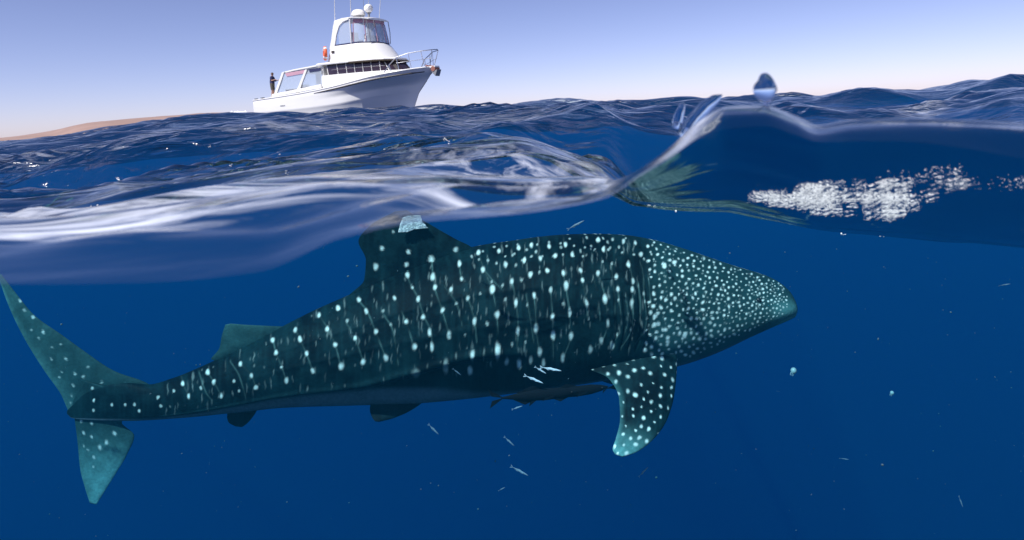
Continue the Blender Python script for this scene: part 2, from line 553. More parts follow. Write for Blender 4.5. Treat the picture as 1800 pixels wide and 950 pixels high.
# body of water under the surface: a closed volume a little below the sheet
X2, Y2, Z2 = XX[::2, ::2], YY[::2, ::2], Z[::2, ::2] - .003
V, Q, idx = sheet("water", X2, Y2, Z2)
BOT = -90.0
ring = np.concatenate([idx[0, :], idx[1:, -1], idx[-1, -2::-1], idx[-2:0:-1, 0]])
low = V[ring].copy(); low[:, 2] = BOT
b0 = len(V)
V = np.concatenate([V, low])
k = len(ring)
j = np.arange(k); j2 = (j + 1) % k
side = np.stack([ring[j], b0 + j, b0 + j2, ring[j2]], -1)
Q = np.concatenate([Q, side])
me = bpy.data.meshes.new("water")
cen = len(V)
V = np.concatenate([V, [[0, 2000, BOT]]])
T = np.stack([b0 + j2, b0 + j, np.full(k, cen)], -1)
me = mesh_np("water", V, Q, T)
water = link("water", me, water_material(), smooth=False)
tag(water, "clear deep blue sea water below the surface", kind="stuff")


def sea_height(x, y):
    q = x / y
    iy = np.clip(np.interp(np.log(y), np.log(y_ax), np.arange(ny)), 0, ny - 1.001)
    ix = np.clip(np.interp(q, q_ax, np.arange(nx)), 0, nx - 1.001)
    i, jx = int(iy), int(ix)
    fy, fx = iy - i, ix - jx
    return (SEA_Z[i, jx] * (1 - fx) + SEA_Z[i, jx + 1] * fx) * (1 - fy) + (SEA_Z[i + 1, jx] * (1 - fx) + SEA_Z[i + 1, jx + 1] * fx) * fy

# ------------------------------------------------------------------ far coast
def coast():
    tops = [(-900, 285), (-500, 268), (-200, 252), (0, 242), (60, 233), (120, 224), (200, 212), (270, 205), (350, 199.5), (400, 198), (450, 197.5), (520, 199), (600, 202), (700, 206), (850, 205)]
    us = np.linspace(-900, 850, 150)
    vt = pchip([t[0] for t in tops], [t[1] for t in tops], us)
    vt = vt + 1.2 * (vnoise(np.stack([us / 40, us * 0], -1), 3) - .5) + .7 * (vnoise(np.stack([us / 13, us * 0], -1), 4) - .5)
    rows = []
    for y, fr in ((2600, -.12), (2700, .02), (2850, .45), (3000, .85), (3200, 1.0), (3600, .7)):
        r = []
        for u, v in zip(us, vt):
            h = (hz(u) - v) * math.cos(ROLL) / F * 3200
            p = P(u, hz(u), y)
            r.append((p[0], p[1] + 60 * math.sin(u / 37), max(h, -2) * fr + 6 * (vnoise(np.array([[u / 22, y / 130]]), 5)[0] - .5) * (0 < fr < 1)))
        rows.append(r)
    mb = MB(); mb.loft(np.array(rows), closed=False)
    o = mb.build("hills", mat("dry_land", (.30, .20, .17), .9, var=.15, scale=.01), smooth=True)
    tag(o, "low pinkish brown coast on the left horizon", kind="structure")


coast()
# ------------------------------------------------------------------ whale shark
DS = 3.6


def spots_table():
    S = []
    def add(zx, zy, k, ou, ov, ru, rv, i=1.0):
        S.append((ou + zx * k, ov + zy * k, ru * .84, rv * .88, i * (.72 + .28 * ((zx * 7 + zy * 13) % 10) / 9)))
    k, ou, ov = .442, 0, 480
    for x, y in [(725,441),(750,492),(827,395),(852,434),(880,489),(957,362),(1000,410),(1017,455),(1085,266),(1097,318),(1138,428),(1175,225),(1192,263),(1217,319),(1243,391),(1267,165),(1302,221),(1333,286),(1355,370),(1345,138)]:
        add(x, y, k, ou, ov, 3.9, 5.4)
    for x, y in [(930,430),(950,470),(1120,376),(628,498),(641,531),(553,549),(536,524),(499,526),(446,525),(800,460),(690,470)]:
        add(x, y, k, ou, ov, 2.8, 3.4, .8)
    for x, y in [(375,508),(372,546),(371,595),(366,648),(376,730),(372,458),(340,408),(305,397),(267,337),(295,446),(324,586),(336,635),(176,232),(82,110),(135,173)]:
        add(x, y, k, ou, ov, 2.8, 3.4, .9)
    for x, y in [(402,692),(428,669),(460,633)]:
        add(x, y, k, ou, ov, 4.2, 4.8, 1)
    for x, y in [(375,768),(414,430),(355,372),(288,486),(283,522),(334,685),(352,703),(213,293),(250,285),(208,340),(250,392),(240,412),(130,225),(100,150),(160,260)]:
        add(x, y, k, ou, ov, 2.2, 2.8, .55)
    k, ou, ov = .4211, 560, 370
    for x, y in [(36,494),(70,561),(152,535),(200,420),(238,505),(167,374),(318,365),(365,463),(268,157),(378,170),(370,222),(372,272),(416,370),(484,322),(516,414),(575,162),(587,222),(597,287),(624,368),(668,177),(688,246),(753,170),(779,226),(807,297),(836,155),(860,208),(884,268),(901,355),(552,330),(437,445)]:
        add(x, y, k, ou, ov, 4.0, 5.2)
    for x, y in [(95,652),(187,633),(281,615),(240,235),(473,202),(477,277),(545,522),(724,330),(744,434),(400,569)]:
        add(x, y, k, ou, ov, 5.4, 7.4)
    for x, y in [(651,463),(823,386),(908,494),(474,570),(465,510),(833,503)]:
        add(x, y, k, ou, ov, 3.8, 8.6, .95)
    for x, y in [(643,606),(632,670),(838,640),(922,592)]:
        add(x, y, k, ou, ov, 4.5, 10, .8)
    add(530, 655, k, ou, ov, 6, 15, .5); add(405, 680, k, ou, ov, 9, 9, .28); add(748, 590, k, ou, ov, 5, 17, 1)
    for x, y in [(302,476),(270,420),(312,90),(395,320),(80,407),(120,460),(575,390),(768,315),(673,350),(780,370),(890,145),(908,172),(924,200),(785,630),(700,470),(610,520),(705,210),(640,190),(720,300),(850,290)]:
        add(x, y, k, ou, ov, 2.7, 3.6, .6)
    k, ou, ov = .3157, 800, 400
    for x, y in [(205,346),(233,487),(452,566),(470,697),(643,604),(835,398),(355,757),(616,325)]:
        add(x, y, k, ou, ov, 4.9, 8.6)
    for x, y in [(245,130),(278,205),(317,301),(351,577),(355,110),(387,180),(421,265),(441,383),(428,97),(473,171),(514,243),(532,350),(541,496),(523,104),(558,160),(603,252),(612,94),(654,152),(699,240),(708,297),(796,253),(797,70),(826,122),(936,76),(965,204),(895,275),(906,344),(990,300),(988,342),(1032,152),(1003,87),(155,233)]:
        add(x, y, k, ou, ov, 3.6, 5.4)
    for x, y in [(338,417),(638,475),(733,420),(850,530),(985,425),(545,604)]:
        add(x, y, k, ou, ov, 3.4, 8.6, .95)
    for x, y in [(491,757),(598,730),(816,630),(752,680),(872,660),(285,745),(420,740),(83,795)]:
        add(x, y, k, ou, ov, 4.4, 8.0, .8)
    for x, y in [(450,133),(742,512),(875,200),(909,108),(913,405),(905,600),(1050,370),(1060,410),(1066,510),(1052,582),(980,570),(320,155),(340,210),(590,110),(760,110),(850,80),(860,110),(700,130),(370,290),(470,250),(280,400),(400,430),(820,190),(1070,190),(180,540),(315,650),(395,640),(600,420)]:
        add(x, y, k, ou, ov, 2.5, 3.6, .55)
    return S


STRIPES = [
    [(318, 660), (326, 685), (334, 700)], [(365, 655), (376, 672), (389, 696)], [(350, 655), (362, 690), (372, 704)],
    [(405, 636), (420, 660), (432, 700)], [(423, 640), (442, 661), (450, 681)], [(480, 598), (485, 620), (496, 647), (503, 670)],
    [(519, 579), (527, 596), (538, 621), (550, 653)], [(560, 553), (576, 578), (589, 606), (599, 644)],
    [(575, 578), (589, 606), (600, 645)], [(610, 570), (624, 595), (639, 637)], [(630, 528), (645, 547), (660, 583), (678, 629)],
    [(694, 524), (713, 565), (728, 610)], [(672, 550), (690, 580), (700, 640)], [(716, 441), (716, 463), (717, 485), (735, 525), (745, 556), (758, 585), (760, 612)],
    [(759, 455), (761, 487), (764, 505), (777, 545), (790, 590)], [(802, 438), (807, 463), (811, 491), (823, 525), (834, 565), (838, 600)],
    [(782, 505), (803, 535), (812, 570)], [(841, 444), (850, 473), (865, 509), (873, 553), (876, 600), (874, 634)],
    [(849, 473), (870, 497), (884, 510)], [(900, 495), (907, 530), (911, 580), (909, 610)], [(925, 520), (932, 560), (938, 600)],
    [(939, 520), (942, 560), (943, 580), (948, 620)], [(968, 510), (971, 557), (972, 600), (973, 640)], [(955, 470), (972, 480), (985, 490)],
    [(990, 480), (994, 502), (1001, 550), (1003, 590), (990, 630)], [(1021, 476), (1024, 494), (1031, 533), (1033, 560)],
    [(1051, 480), (1058, 500), (1064, 526), (1068, 567), (1058, 600), (1038, 615)], [(1040, 480), (1050, 515), (1055, 560)],
    [(1083, 487), (1086, 509), (1088, 528), (1092, 560), (1086, 590), (1075, 609)], [(1075, 470), (1080, 520), (1082, 580)],
    [(1105, 463), (1112, 495), (1112, 535), (1113, 555), (1110, 580), (1100, 600), (1092, 612)], [(1100, 520), (1104, 560), (1094, 600)],
    [(1125, 460), (1131, 485), (1132, 517), (1137, 561), (1132, 584), (1118, 604)], [(1122, 500), (1126, 540), (1122, 580)],
    [(1138, 470), (1143, 520), (1146, 560), (1140, 590)],
]


def poisson(n_try, inside, spacing, box, seed):
    r = random.Random(seed)
    pts = []
    for _ in range(n_try):
        u, v = r.uniform(box[0], box[1]), r.uniform(box[2], box[3])
        if not inside(u, v): continue
        d = spacing(u, v)
        if all((u - a) ** 2 + (v - b) ** 2 > d * d for a, b in pts): pts.append((u, v))
    return pts


def build_shark():
    tops = [(118, 722), (126, 714), (150, 692), (200, 676), (225, 674), (260, 677), (300, 667), (350, 647), (400, 624), (450, 599), (500, 573), (550, 548), (600, 526), (650, 504), (700, 481), (750, 462), (800, 444), (850, 433), (900, 426), (950, 419), (1000, 415), (1050, 414), (1100, 416), (1150, 424), (1200, 438), (1250, 455), (1300, 472), (1340, 484), (1362, 492), (1374, 500), (1380, 507), (1384, 519)]
    bots = [(118, 728), (126, 735), (150, 738), (200, 740), (225, 740), (260, 738), (300, 734), (350, 729), (400, 723), (450, 717), (500, 711), (550, 708), (600, 706), (650, 704), (700, 702), (750, 699), (800, 694), (850, 688), (900, 681), (950, 674), (1000, 667), (1050, 659), (1100, 650), (1150, 640), (1200, 628), (1250, 611), (1300, 588), (1340, 569), (1362, 559), (1374, 554), (1380, 549), (1384, 537)]
    hws = [(118, .002), (150, .005), (200, .02), (260, .055), (300, .09), (400, .15), (500, .205), (600, .255), (700, .30), (800, .34), (900, .37), (1000, .385), (1100, .385), (1200, .36), (1300, .31), (1340, .275), (1365, .235), (1376, .18), (1384, .06)]
    us = np.concatenate([np.linspace(118, 1340, 790), 1384 - 44 * np.cos(np.linspace(0, math.pi / 2, 50))[1:] ** 1.0])
    us = np.sort(np.unique(np.concatenate([us, [1383.2, 1384]])))
    vt = pchip(*zip(*tops), us); vb = pchip(*zip(*bots), us); hw = pchip(*zip(*hws), us)
    ya = DS + .12 * np.clip((620 - us) / 600, 0, 1) ** 2
    K = 320
    th = np.arange(K) / K * 2 * math.pi
    n = len(us)
    rings = np.zeros((n, K, 3))
    ridge = pchip([118, 250, 500, 650, 750, 860, 940, 1400], [.9, .84, .745, .72, .65, .60, .62, .8], us)
    rstr = sstep(200, 320, us) * (1 - sstep(830, 950, us))
    frac_all = np.zeros((n, K))
    for i in range(n):
        a = P(us[i], vt[i], ya[i]); b = P(us[i], vb[i], ya[i])
        c, up = (a + b) / 2, (a - b) / 2
        cv = np.cos(th); sv = np.sin(th)
        vert = np.sign(cv) * np.abs(cv) ** .96
        fr = (1 - vert) / 2
        lat = np.sign(sv) * np.abs(sv) ** .92
        lat = lat * (1 + .05 * np.exp(-((fr - ridge[i] + .015) / .03) ** 2) * rstr[i] - .26 * rstr[i] * sstep(ridge[i], ridge[i] + .07, fr) * (1 - sstep(.8, 1.0, fr)))
        for fc, am in ((.22, .022), (.42, .016)):
            lat = lat * (1 + am * np.exp(-((fr - fc) / .022) ** 2) * sstep(350, 600, us[i]) * (1 - sstep(1050, 1180, us[i])))
        # broad flat head: the brow stays wide, the chin draws in
        hd = sstep(1130, 1330, us[i])
        lat = lat * (1 - .22 * hd * sstep(.62, .95, fr)) * (1 + .04 * hd * np.exp(-((fr - .45) / .2) ** 2))
        rings[i] = c + vert[:, None] * up + (-lat * hw[i])[:, None] * np.array([0, 1.0, 0])
        frac_all[i] = fr
    near = rings[:, :K // 2 + 1]
    pu, pv = proj(near)
    mir = np.concatenate([np.arange(K // 2 + 1), np.arange(K // 2 - 1, 0, -1)])
    pu, pv = pu[:, mir], pv[:, mir]
    # gill slits: five shallow grooves in front of the fin
    g = np.zeros_like(pu)
    for q in range(5):
        uc = 1079 + q * 14
        cu = uc + 6 * np.sin((pv - 500) / 110 * math.pi / 2) - 14 * sstep(575, 640, pv)
        g += np.exp(-((pu - cu) / 1.9) ** 2) * sstep(505, 530, pv) * (1 - sstep(605, 625, pv))
    cen = rings.mean(axis=1, keepdims=True)
    rings = rings + (cen - rings) * (.022 * np.clip(g, 0, 1))[..., None]
    # mouth: a slit round the blunt snout
    mo = np.exp(-((frac_all - (.60 + .10 * sstep(1372, 1300, us)[:, None])) / .035) ** 2) * sstep(1290, 1345, us)[:, None]
    rings = rings + (cen - rings) * (.05 * mo)[..., None]

    SP = spots_table()
    vtop = lambda u: float(np.interp(u, us, vt)); vbot = lambda u: float(np.interp(u, us, vb))
    edge = lambda v: 1142 + 12 * math.sin((v - 430) / 60)
    head = poisson(20000, lambda u, v: vtop(min(u, 1383)) + 2 < v < 1.06 * vbot(min(u, 1383)) + 2 - 36 and u > edge(v) + 20 * (random.Random(int(u * 7 + v * 13)).random() - .65), lambda u, v: 10.0 - 4.6 * (u - 1150) / 230, (1130, 1384, 415, 640), 3)
    r = random.Random(9)
    for u, v in head:
        t = (u - 1150) / 230
        s = (2.5 - 1.25 * t) * r.choice([.75, .85, 1, 1, 1.15, 1.3]) * (1 + .3 * sstep(540, 600, v) * (1 - t))
        SP.append((u, v, s, s, r.choice([1, 1, .85, .7])))
    for u, v in [(1151, 572), (1170, 579), (1152, 556), (1174, 600), (1203, 592), (1168, 467), (1185, 461)]:
        SP.append((u, v, 4.0, 3.9, 1))
    back = poisson(900, lambda u, v: vtop(u) + 3 < v < vtop(u) + 36, lambda u, v: 15, (840, 1150, 410, 480), 5)
    for u, v in back: SP.append((u, v, 2.0, 2.3, .5))
    pec = poisson(2500, lambda u, v: True, lambda u, v: 13.5, (1015, 1195, 590, 800), 6)
    PS = [(u, v, s, s * 1.15, i) for (u, v) in pec for s, i in [(r.choice([1.6, 2.2, 2.8, 3.4]), r.choice([1, .9, .7]))]]
    # many faint broken bars and flecks between the bright spots
    for _ in range(430):
        u = r.uniform(290, 1130); v = r.uniform(vtop(u) + 4, vtop(u) + .86 * (vbot(u) - vtop(u)))
        if r.random() > (vbot(u) - vtop(u)) / 260: continue
        SP.append((u, v, r.uniform(.9, 1.8), r.uniform(2, 11), r.uniform(.03, .17)))
    for _ in range(260):
        u = r.uniform(1140, 1375); v = r.uniform(vtop(u) + 2, vbot(u) - 25)
        q_ = r.uniform(.9, 1.7)
        SP.append((u, v, q_, q_, r.uniform(.1, .4)))
    SPa = np.array(SP, dtype=np.float32); PSa = np.array(PS, dtype=np.float32)

    def paint(pu, pv, sp):
        shp = pu.shape
        x = pu.ravel().astype(np.float32); y = pv.ravel().astype(np.float32)
        out = np.zeros_like(x)
        jx = 3.0 * (vnoise(np.stack([x / 8, y / 8], -1), 8) - .5).astype(np.float32); jy = 3.6 * (vnoise(np.stack([x / 8, y / 8], -1), 9) - .5).astype(np.float32)
        order = np.argsort(x); xs = x[order]
        for (u, v, ru, rv, i) in sp:
            m = 1.5 * max(ru, rv) + 3
            lo, hi = np.searchsorted(xs, [u - m, u + m])
            id_ = order[lo:hi]
            id_ = id_[np.abs(y[id_] - v) < m + 2]
            d = np.sqrt(((x[id_] + jx[id_] - u) / ru) ** 2 + ((y[id_] + jy[id_] - v) / rv) ** 2)
            out[id_] = np.maximum(out[id_], i * (1 - sstep(.35, 1.35, d)))
        return out.reshape(shp)

    def lines(pu, pv):
        out = np.zeros_like(pu)
        for ln in STRIPES:
            vs_ = np.array([p[1] for p in ln], float); u_ = np.array([p[0] for p in ln], float)
            cu = pchip(vs_, u_, pv.ravel()).reshape(pv.shape)
            ok = sstep(vs_[0] - 8, vs_[0] + 2, pv) * (1 - sstep(vs_[-1] - 2, vs_[-1] + 8, pv))
            br = 1.3 * vnoise(np.stack([pv.ravel() / 16, np.full(pv.size, u_[0])], -1), 21).reshape(pv.shape)
            out = np.maximum(out, .20 * br * ok * np.exp(-((pu - cu) / 1.25) ** 2))
        return out

    def base(pu, pv):
        p = np.stack([pu.ravel(), pv.ravel()], -1)
        m = .5 * vnoise(p / 34, 1) + .3 * vnoise(p / 13, 2) + .2 * vnoise(p / 5, 3)
        fine = vnoise(np.stack([p[:, 0] / 4.2, p[:, 1] / 42], -1), 6)
        m = np.clip((m - .35) / .35, 0, 1) * .65 + .35 * np.clip((fine - .45) / .4, 0, 1)
        m = m.reshape(pu.shape)[..., None]
        return np.array([.0015, .0045, .006]) * (1 - m) + np.array([.006, .024, .028]) * m

    pale = np.array([.80, .88, .83])
    col = base(pu, pv)
    hd = (sstep(1120, 1170, pu) * (.35 + .65 * sstep(540, 610, pv)))[..., None]
    col = col * (1 - .6 * hd) + np.array([.035, .11, .115]) * .6 * hd * 1.4
    sn = (sstep(1340, 1384, pu) * sstep(.15, .4, frac_all))[..., None]
    col = col * (1 - .6 * sn) + np.array([.10, .26, .26]) * .6 * sn
    col *= (1 - .75 * np.clip(g, 0, 1))[..., None]
    bt = np.where(us < 900, ridge + .03, 0)
    bstart = pchip([118, 300, 500, 650, 760, 860, 960, 1150, 1384], [.93, .86, .775, .76, .80, .88, .90, .86, .70], us)
    bl = sstep(0, .06, frac_all - bstart[:, None])[..., None]
    st = lines(pu, pv)[..., None] * np.array([.30, .55, .53]) * (1 - .4 * bl)
    col = np.maximum(col, st)
    # pale seam along the edge of the flank near the tail
    seam = np.exp(-((frac_all - bstart[:, None] + .01) / .014) ** 2) * (sstep(215, 300, pu) * (1 - sstep(560, 680, pu)))
    col = col * (1 - .5 * seam[..., None]) + np.array([.22, .42, .42]) * .5 * seam[..., None]
    s = paint(pu, pv, SPa)[..., None]
    col = col * (1 - s) + pale * s
    belly = np.array([.09, .12, .15]) * (.8 + .2 * vnoise(np.stack([pu.ravel() / 30, pv.ravel() / 30], -1), 14).reshape(pu.shape))[..., None]
    col = col * (1 - bl) + belly * bl
    allV, allQ, allC, allT = [], [], [], []
    nb = [0]

    def put(R, C):
        n_, k_ = R.shape[:2]
        idx = np.arange(n_ * k_).reshape(n_, k_) + nb[0]
        nxt = np.roll(idx, -1, axis=1)
        allQ.append(np.stack([idx[:-1], nxt[:-1], nxt[1:], idx[1:]], -1).reshape(-1, 4))
        allV.append(R.reshape(-1, 3)); allC.append(C.reshape(-1, 3))
        nb[0] += n_ * k_
        for e, row, flip in ((0, idx[0], True), (-1, idx[-1], False)):
            allV.append(R[e].mean(axis=0, keepdims=True)); allC.append(C[e].mean(axis=0, keepdims=True))
            r2 = np.roll(row, -1)
            t = np.stack([row, r2, np.full(k_, nb[0])], -1)
            allT.append(t[:, ::-1] if flip else t)
            nb[0] += 1

    put(rings[:, ::-1], col[:, ::-1])

    def resample(pl, m):
        pl = np.array(pl, float)
        d = np.concatenate([[0], np.cumsum(np.linalg.norm(np.diff(pl, axis=0), axis=1))])
        return pchip(d, pl, np.linspace(0, d[-1], m))

    def fin(lead, trail, y0, y1, thick, m=70, kc=44, spots=None, tone=None, pal=None, sw=0.0):
        A, B = resample(lead, m), resample(trail, m)
        s = np.linspace(0, 1, m)
        c = (1 - np.cos(np.linspace(0, math.pi, kc))) / 2
        uv = A[:, None] * (1 - c)[None, :, None] + B[:, None] * c[None, :, None]
        yy = (y0 + (y1 - y0) * s)[:, None] + sw * (c - .3)[None] * s[:, None]
        Pts = np.zeros((m, kc, 3))
        for i in range(m):
            for j in range(kc):
                Pts[i, j] = P(uv[i, j, 0], uv[i, j, 1], yy[i, j])
        du = np.gradient(Pts, axis=0); dc = np.gradient(Pts, axis=1)
        nn = np.cross(du, dc); nn /= np.linalg.norm(nn, axis=-1, keepdims=True) + 1e-12
        if nn[m // 2, kc // 2, 1] > 0: nn = -nn
        prof = 1.9 * np.sqrt(c) * (1 - c) ** 1.1 + .06 * np.sqrt(np.clip(c * (1 - c), 0, 1))
        tk = thick * (1 - .8 * s)[:, None] * prof[None]
        tk[-1] *= .3
        fa, ba = Pts + nn * tk[..., None], Pts - nn * tk[..., None]
        R = np.concatenate([fa, ba[:, -2:0:-1]], axis=1)
        mi = np.concatenate([np.arange(kc), np.arange(kc - 2, 0, -1)])
        U, W = uv[..., 0][:, mi], uv[..., 1][:, mi]
        C = base(U, W)
        if tone is not None: C = C * np.array(tone)
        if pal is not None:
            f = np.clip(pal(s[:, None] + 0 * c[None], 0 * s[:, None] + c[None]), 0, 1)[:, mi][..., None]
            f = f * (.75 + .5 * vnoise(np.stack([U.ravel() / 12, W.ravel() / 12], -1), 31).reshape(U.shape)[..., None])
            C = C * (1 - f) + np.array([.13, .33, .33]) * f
        if spots is not None:
            q = paint(U, W, spots)[..., None]
            C = C * (1 - q) + pale * q
        # make every ring run the same way round as the body's
        e1 = R[m // 2].mean(axis=0) - R[m // 2 - 1].mean(axis=0)
        ring_n = np.cross(R[m // 2, kc // 2] - R[m // 2, 0], R[m // 2, kc + kc // 2 - 2] - R[m // 2, 0])
        if np.dot(ring_n, e1) > 0: R, C = R[:, ::-1], C[:, ::-1]
        put(R, C)

    fin([(850, 490), (832, 438), (800, 420), (765, 400), (738, 384), (716, 370)], [(670, 570), (612, 524), (640, 492), (643, 458), (630, 425), (652, 396), (694, 372)], DS, DS + .02, .05, m=90, kc=90, spots=SPa)
    fin([(540, 610), (508, 575), (470, 573), (430, 571), (406, 569)], [(440, 640), (371, 631), (386, 611), (390, 590), (396, 571)], DS + .005, DS + .03, .028, pal=lambda s, c: .22 * s)
    yt = DS + .085
    fin([(290, 705), (262, 676), (200, 652), (150, 619), (110, 590), (60, 554), (25, 512), (2, 482)], [(230, 735), (155, 742), (131, 736), (105, 690), (80, 655), (40, 590), (14, 535), (-4, 484)], yt, yt + .10, .030, m=120, kc=60, spots=SPa, pal=lambda s, c: .06 + .22 * s + .22 * sstep(.6, 1, c))
    fin([(262, 700), (232, 728), (214, 743), (236, 767), (222, 802), (198, 842), (170, 887)], [(150, 670), (128, 712), (131, 736), (136, 775), (141, 825), (150, 860), (158, 885)], yt, yt + .03, .026, m=100, kc=60, spots=SPa, pal=lambda s, c: .1 + 1.0 * sstep(.25, .9, s) * (1 - .5 * c))  # tail's lower lobe: sunlight coming through is painted in as paler colour
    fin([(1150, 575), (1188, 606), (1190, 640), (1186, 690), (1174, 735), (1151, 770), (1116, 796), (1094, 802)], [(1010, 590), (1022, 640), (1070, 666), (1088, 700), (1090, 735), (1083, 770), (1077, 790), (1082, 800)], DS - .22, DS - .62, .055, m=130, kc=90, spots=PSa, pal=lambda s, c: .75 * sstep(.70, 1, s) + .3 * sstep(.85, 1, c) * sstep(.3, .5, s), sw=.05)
    fin([(1140, 590), (1150, 630), (1138, 655), (1110, 668), (1080, 674)], [(1040, 590), (1040, 640), (1048, 660), (1058, 670), (1068, 674)], DS + .25, DS + .9, .05)
    fin([(765, 665), (750, 700), (722, 722), (690, 736), (666, 742)], [(675, 670), (653, 706), (650, 720), (654, 734), (659, 741)], DS - .06, DS - .18, .03, tone=(.7, .6, .7))
    fin([(755, 665), (738, 695), (712, 712), (690, 720), (680, 722)], [(680, 670), (668, 700), (664, 712), (667, 719), (672, 722)], DS + .12, DS + .3, .03, tone=(.7, .6, .7))
    fin([(462, 700), (448, 728), (434, 745), (426, 751)], [(412, 700), (399, 733), (402, 743), (414, 750)], DS, DS + .02, .02, tone=(.7, .6, .7))

    me = mesh_np("whale_shark", np.concatenate(allV), np.concatenate(allQ), np.concatenate(allT))
    C = np.concatenate(allC)
    ca = me.color_attributes.new("pigment_and_light", 'FLOAT_COLOR', 'POINT')
    ca.data.foreach_set("color", np.concatenate([C, np.ones((len(C), 1))], 1).astype(np.float32).ravel())
    bm = bmesh.new(); bm.from_mesh(me); bmesh.ops.recalc_face_normals(bm, faces=bm.faces); bm.to_mesh(me); bm.free()
    m, nt, N, L = mat_new("shark_skin")
    b = N["Principled BSDF"]
    at = N.new("ShaderNodeVertexColor"); at.layer_name = "pigment_and_light"
    tc = N.new("ShaderNodeTexCoord")
    no = N.new("ShaderNodeTexNoise"); no.inputs["Scale"].default_value = 60; no.inputs["Detail"].default_value = 5
    L.new(tc.outputs["Object"], no.inputs["Vector"])
    mr = N.new("ShaderNodeMapRange"); mr.inputs[3].default_value = .6; mr.inputs[4].default_value = 1.35
    L.new(no.outputs["Fac"], mr.inputs[0])
    mx = N.new("ShaderNodeMix"); mx.data_type = 'RGBA'; mx.blend_type = 'MULTIPLY'; mx.inputs["Factor"].default_value = 1
    L.new(at.outputs["Color"], mx.inputs["A"]); L.new(mr.outputs[0], mx.inputs["B"])
    L.new(mx.outputs["Result"], b.inputs["Base Color"])
    bp = N.new("ShaderNodeBump"); bp.inputs["Strength"].default_value = .25; bp.inputs["Distance"].default_value = .01
    L.new(no.outputs["Fac"], bp.inputs["Height"]); L.new(bp.outputs[0], b.inputs["Normal"])
    b.inputs["Roughness"].default_value = .6
    b.inputs["Specular IOR Level"].default_value = .05
    o = link("whale_shark", me, m)
    tag(o, "huge dark teal whale shark with rows of white spots swimming under the surface", "whale shark")
    # eye
    d = (pu - 1334) ** 2 + (pv - 528) ** 2
    i, j = np.unravel_index(np.argmin(np.where(np.arange(K)[None] < K // 2, d, 1e9)), d.shape)
    mb = MB(); mb.ball(rings[i, j], (.014, .010, .014), 16, 10)
    mb.build("eye", mat("eye_black", (.012, .014, .016), .15), o, smooth=True)
    return o


shark = build_shark()

